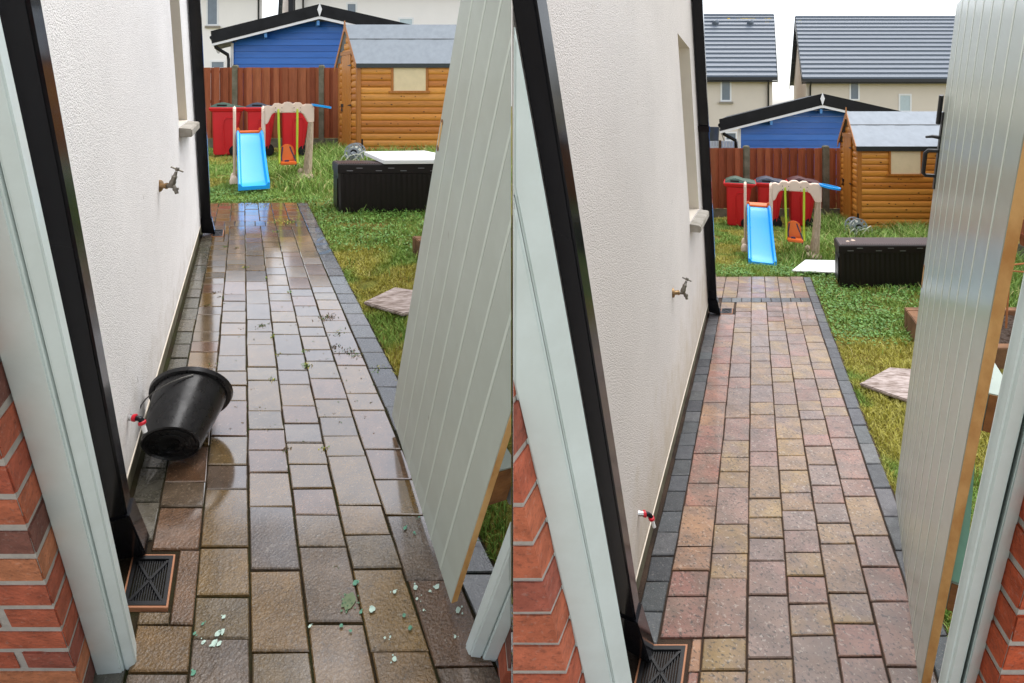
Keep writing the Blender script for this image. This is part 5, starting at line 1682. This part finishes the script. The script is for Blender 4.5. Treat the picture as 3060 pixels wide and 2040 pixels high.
kR = .517 * L.h + .004
polyL = [(L.px * y + kR, y) for y in (1.2, 3.0, PATH_END[L])] + [(L.px * PATH_END[L] - 1.3, PATH_END[L] + .01), (L.px * 12 - .9, 11.85), (-.25, 11.85), (-.02, 9), (-.02, 1.2)]
stL = pxpoly(L, ((1092, 913), (1203, 943), (1300, 930), (1300, 888), (1180, 869)))
bxL = [(oL.x, oL.y), (oL.x + 1.22, oL.y), (oL.x + 1.22 - .18, oL.y + .36), (oL.x - .18, oL.y + .36)]
u_of = lambda x, y: UC + F * x / y
def tallL(x, y):
    u, v = u_of(x, y), L.vv + F * L.h / y
    t = band(6.9, 9.6, y, .5) * np.clip((u - 790) / 60, 0, 1) * .9
    t = np.maximum(t, band(9.2, 12, y, .5) * np.clip((u - 900) / 40, 0, 1))
    t = np.maximum(t, band(6.0, 6.16, y, .06) * (u > 1040) * .5)
    t = np.maximum(t, band(5.9, 7.2, y, .2) * (u > 985) * .3)
    t = np.maximum(t, band(4.3, 5.1, y, .3) * (u > 1190) * .35)
    return np.maximum(t, .05 * (y > 4))
def yelL(x, y):
    u = u_of(x, y)
    return 1.0 * band(2.0, 5.2, y, .6) + .35 * band(6.9, 9.5, y, .4) * (u < 720) - .8 * band(4.9, 6.7, y, .3)
def clovL(x, y):
    u = u_of(x, y)
    return band(4.6, 6.9, y, .4) + .9 * band(6.4, 7.5, y, .3) * (u < 800)
lawn_grass(L, polyL, [stL, bxL], tallL, yelL, clovL, 21, 280000, 80000, 150000)

kR = .384 * Q.h + .004
polyQ = [(Q.px * y + kR, y) for y in (1.2, 3.0, PATH_END[Q])] + [(Q.px * PATH_END[Q] - 1.0, PATH_END[Q] + .01), (Q.px * 11.3 - .9, 11.25), (8.6, 11.25), (7.3, 8.0), (3.9, 1.2)]
stQ = pxpoly(Q, ((2574, 1155), (2712, 1201), (2850, 1170), (2850, 1123), (2657, 1108)))
bxQ = [(oR.x, oR.y), (oR.x + 1.2, oR.y), (oR.x + 1.36, oR.y + .36), (oR.x + .16, oR.y + .36)]
bdQ = pxpoly(Q, ((2366, 813), (2520, 820), (2520, 780), (2406, 777)))
obed = Q.ground(2702, 978)
bedQ = [(obed.x, obed.y), (obed.x + 1.9, obed.y), (obed.x + 1.9 - .38, obed.y - .84), (obed.x - .38, obed.y - .84)]
def tallQ(x, y):
    u = u_of(x, y)
    t = band(6.9, 9.6, y, .5) * np.clip((u - 2310) / 50, 0, 1) * .8
    t = np.maximum(t, band(8.6, 11.3, y, .5) * np.clip((u - 2400) / 40, 0, 1) * .9)
    t = np.maximum(t, band(5.95, 6.25, y, .08) * (u > 2560) * .4)
    t = np.maximum(t, band(5.0, 9, y, .4) * (u > 2900))
    t = np.maximum(t, band(4.5, 5.4, y, .2) * (u > 2640) * .3)
    return np.maximum(t, .03 * (y > 4))
def yelQ(x, y):
    u = u_of(x, y)
    return .9 * band(1.8, 4.9, y, .6) + .55 * band(6.9, 10.5, y, .4) * (u < 2330) - .8 * band(4.8, 6.6, y, .3)
def clovQ(x, y):
    u = u_of(x, y)
    return band(4.5, 6.7, y, .4) + .8 * band(6.5, 7.3, y, .2)
lawn_grass(Q, polyQ, [stQ, bxQ, bdQ, bedQ], tallQ, yelQ, clovQ, 57, 280000, 90000, 170000)

# weeds and litter in the joints of the wet path
parts, off = [], 0
def tuft(u, v, n, h, spread, cols):
    n, h, spread = max(3, int(n * .5)), h * .42, spread * .7
    P = L.ground(u, v)
    x = P.x + rng.normal(0, spread, n); y = P.y + rng.normal(0, spread, n)
    r = rng.integers(0, len(cols), n)
    parts.append(blades(x, y, L.gz(y), rng.uniform(.3, 1, n) * h, np.full(n, .0045 + .0006 * P.y), rng.uniform(.6, 1.8, n), np.array(cols)[r], 1.0))
GR = [G_MID, G_DARK, G_MOSS]; BRN = [np.array(srgb(84, 62, 42)[:3]), np.array(srgb(110, 90, 60)[:3]), G_DARK * .8]
for u, v, n, h, s_, c_ in ((918, 1092, 60, .05, .022, GR), (812, 1134, 26, .035, .016, GR), (862, 664, 90, .07, .07, GR), (828, 661, 60, .05, .05, GR), (825, 692, 30, .05, .03, GR), (986, 944, 60, .05, .03, BRN),
                       (968, 952, 40, .05, .03, BRN), (782, 972, 50, .04, .022, BRN), (668, 884, 40, .04, .03, BRN), (640, 876, 30, .05, .022, BRN), (620, 913, 24, .04, .016, BRN), (1040, 1050, 60, .05, .04, BRN),
                       (996, 1036, 40, .05, .025, BRN), (1066, 1062, 36, .04, .022, GR), (1014, 992, 30, .04, .03, GR), (815, 1005, 30, .04, .014, GR), (868, 872, 24, .04, .014, GR), (796, 830, 24, .03, .02, GR),
                       (733, 798, 30, .04, .02, GR), (706, 740, 26, .04, .02, BRN), (672, 737, 26, .04, .02, BRN), (855, 1343, 40, .03, .016, BRN), (970, 1340, 30, .03, .012, GR), (912, 1050, 20, .03, .015, GR),
                       (1130, 1100, 30, .03, .03, [G_MOSS, G_MID]), (930, 632, 30, .05, .05, GR), (640, 1090, 24, .03, .02, BRN), (830, 1060, 20, .03, .012, GR), (690, 626, 30, .04, .06, BRN), (780, 618, 30, .04, .05, GR),
                       (1378, 1620, 40, .06, .03, BRN), (1008, 1694, 20, .012, .01, BRN)):
    tuft(u, v, n, h, s_, c_)
for _ in range(150):                                   # crumbs of soil and leaf
    u_, v_ = random.uniform(600, 1150), random.uniform(660, 1320)
    if -.2 < (u_ - 727) / (v_ - 235) < .43: tuft(u_, v_, 5, .012, .006, BRN)
V, Q_, T_, K = [], [], [], []
for v, q, t, c in parts:
    V.append(v); Q_.append(q + off); T_.append(t + off); K.append(c); off += len(v)
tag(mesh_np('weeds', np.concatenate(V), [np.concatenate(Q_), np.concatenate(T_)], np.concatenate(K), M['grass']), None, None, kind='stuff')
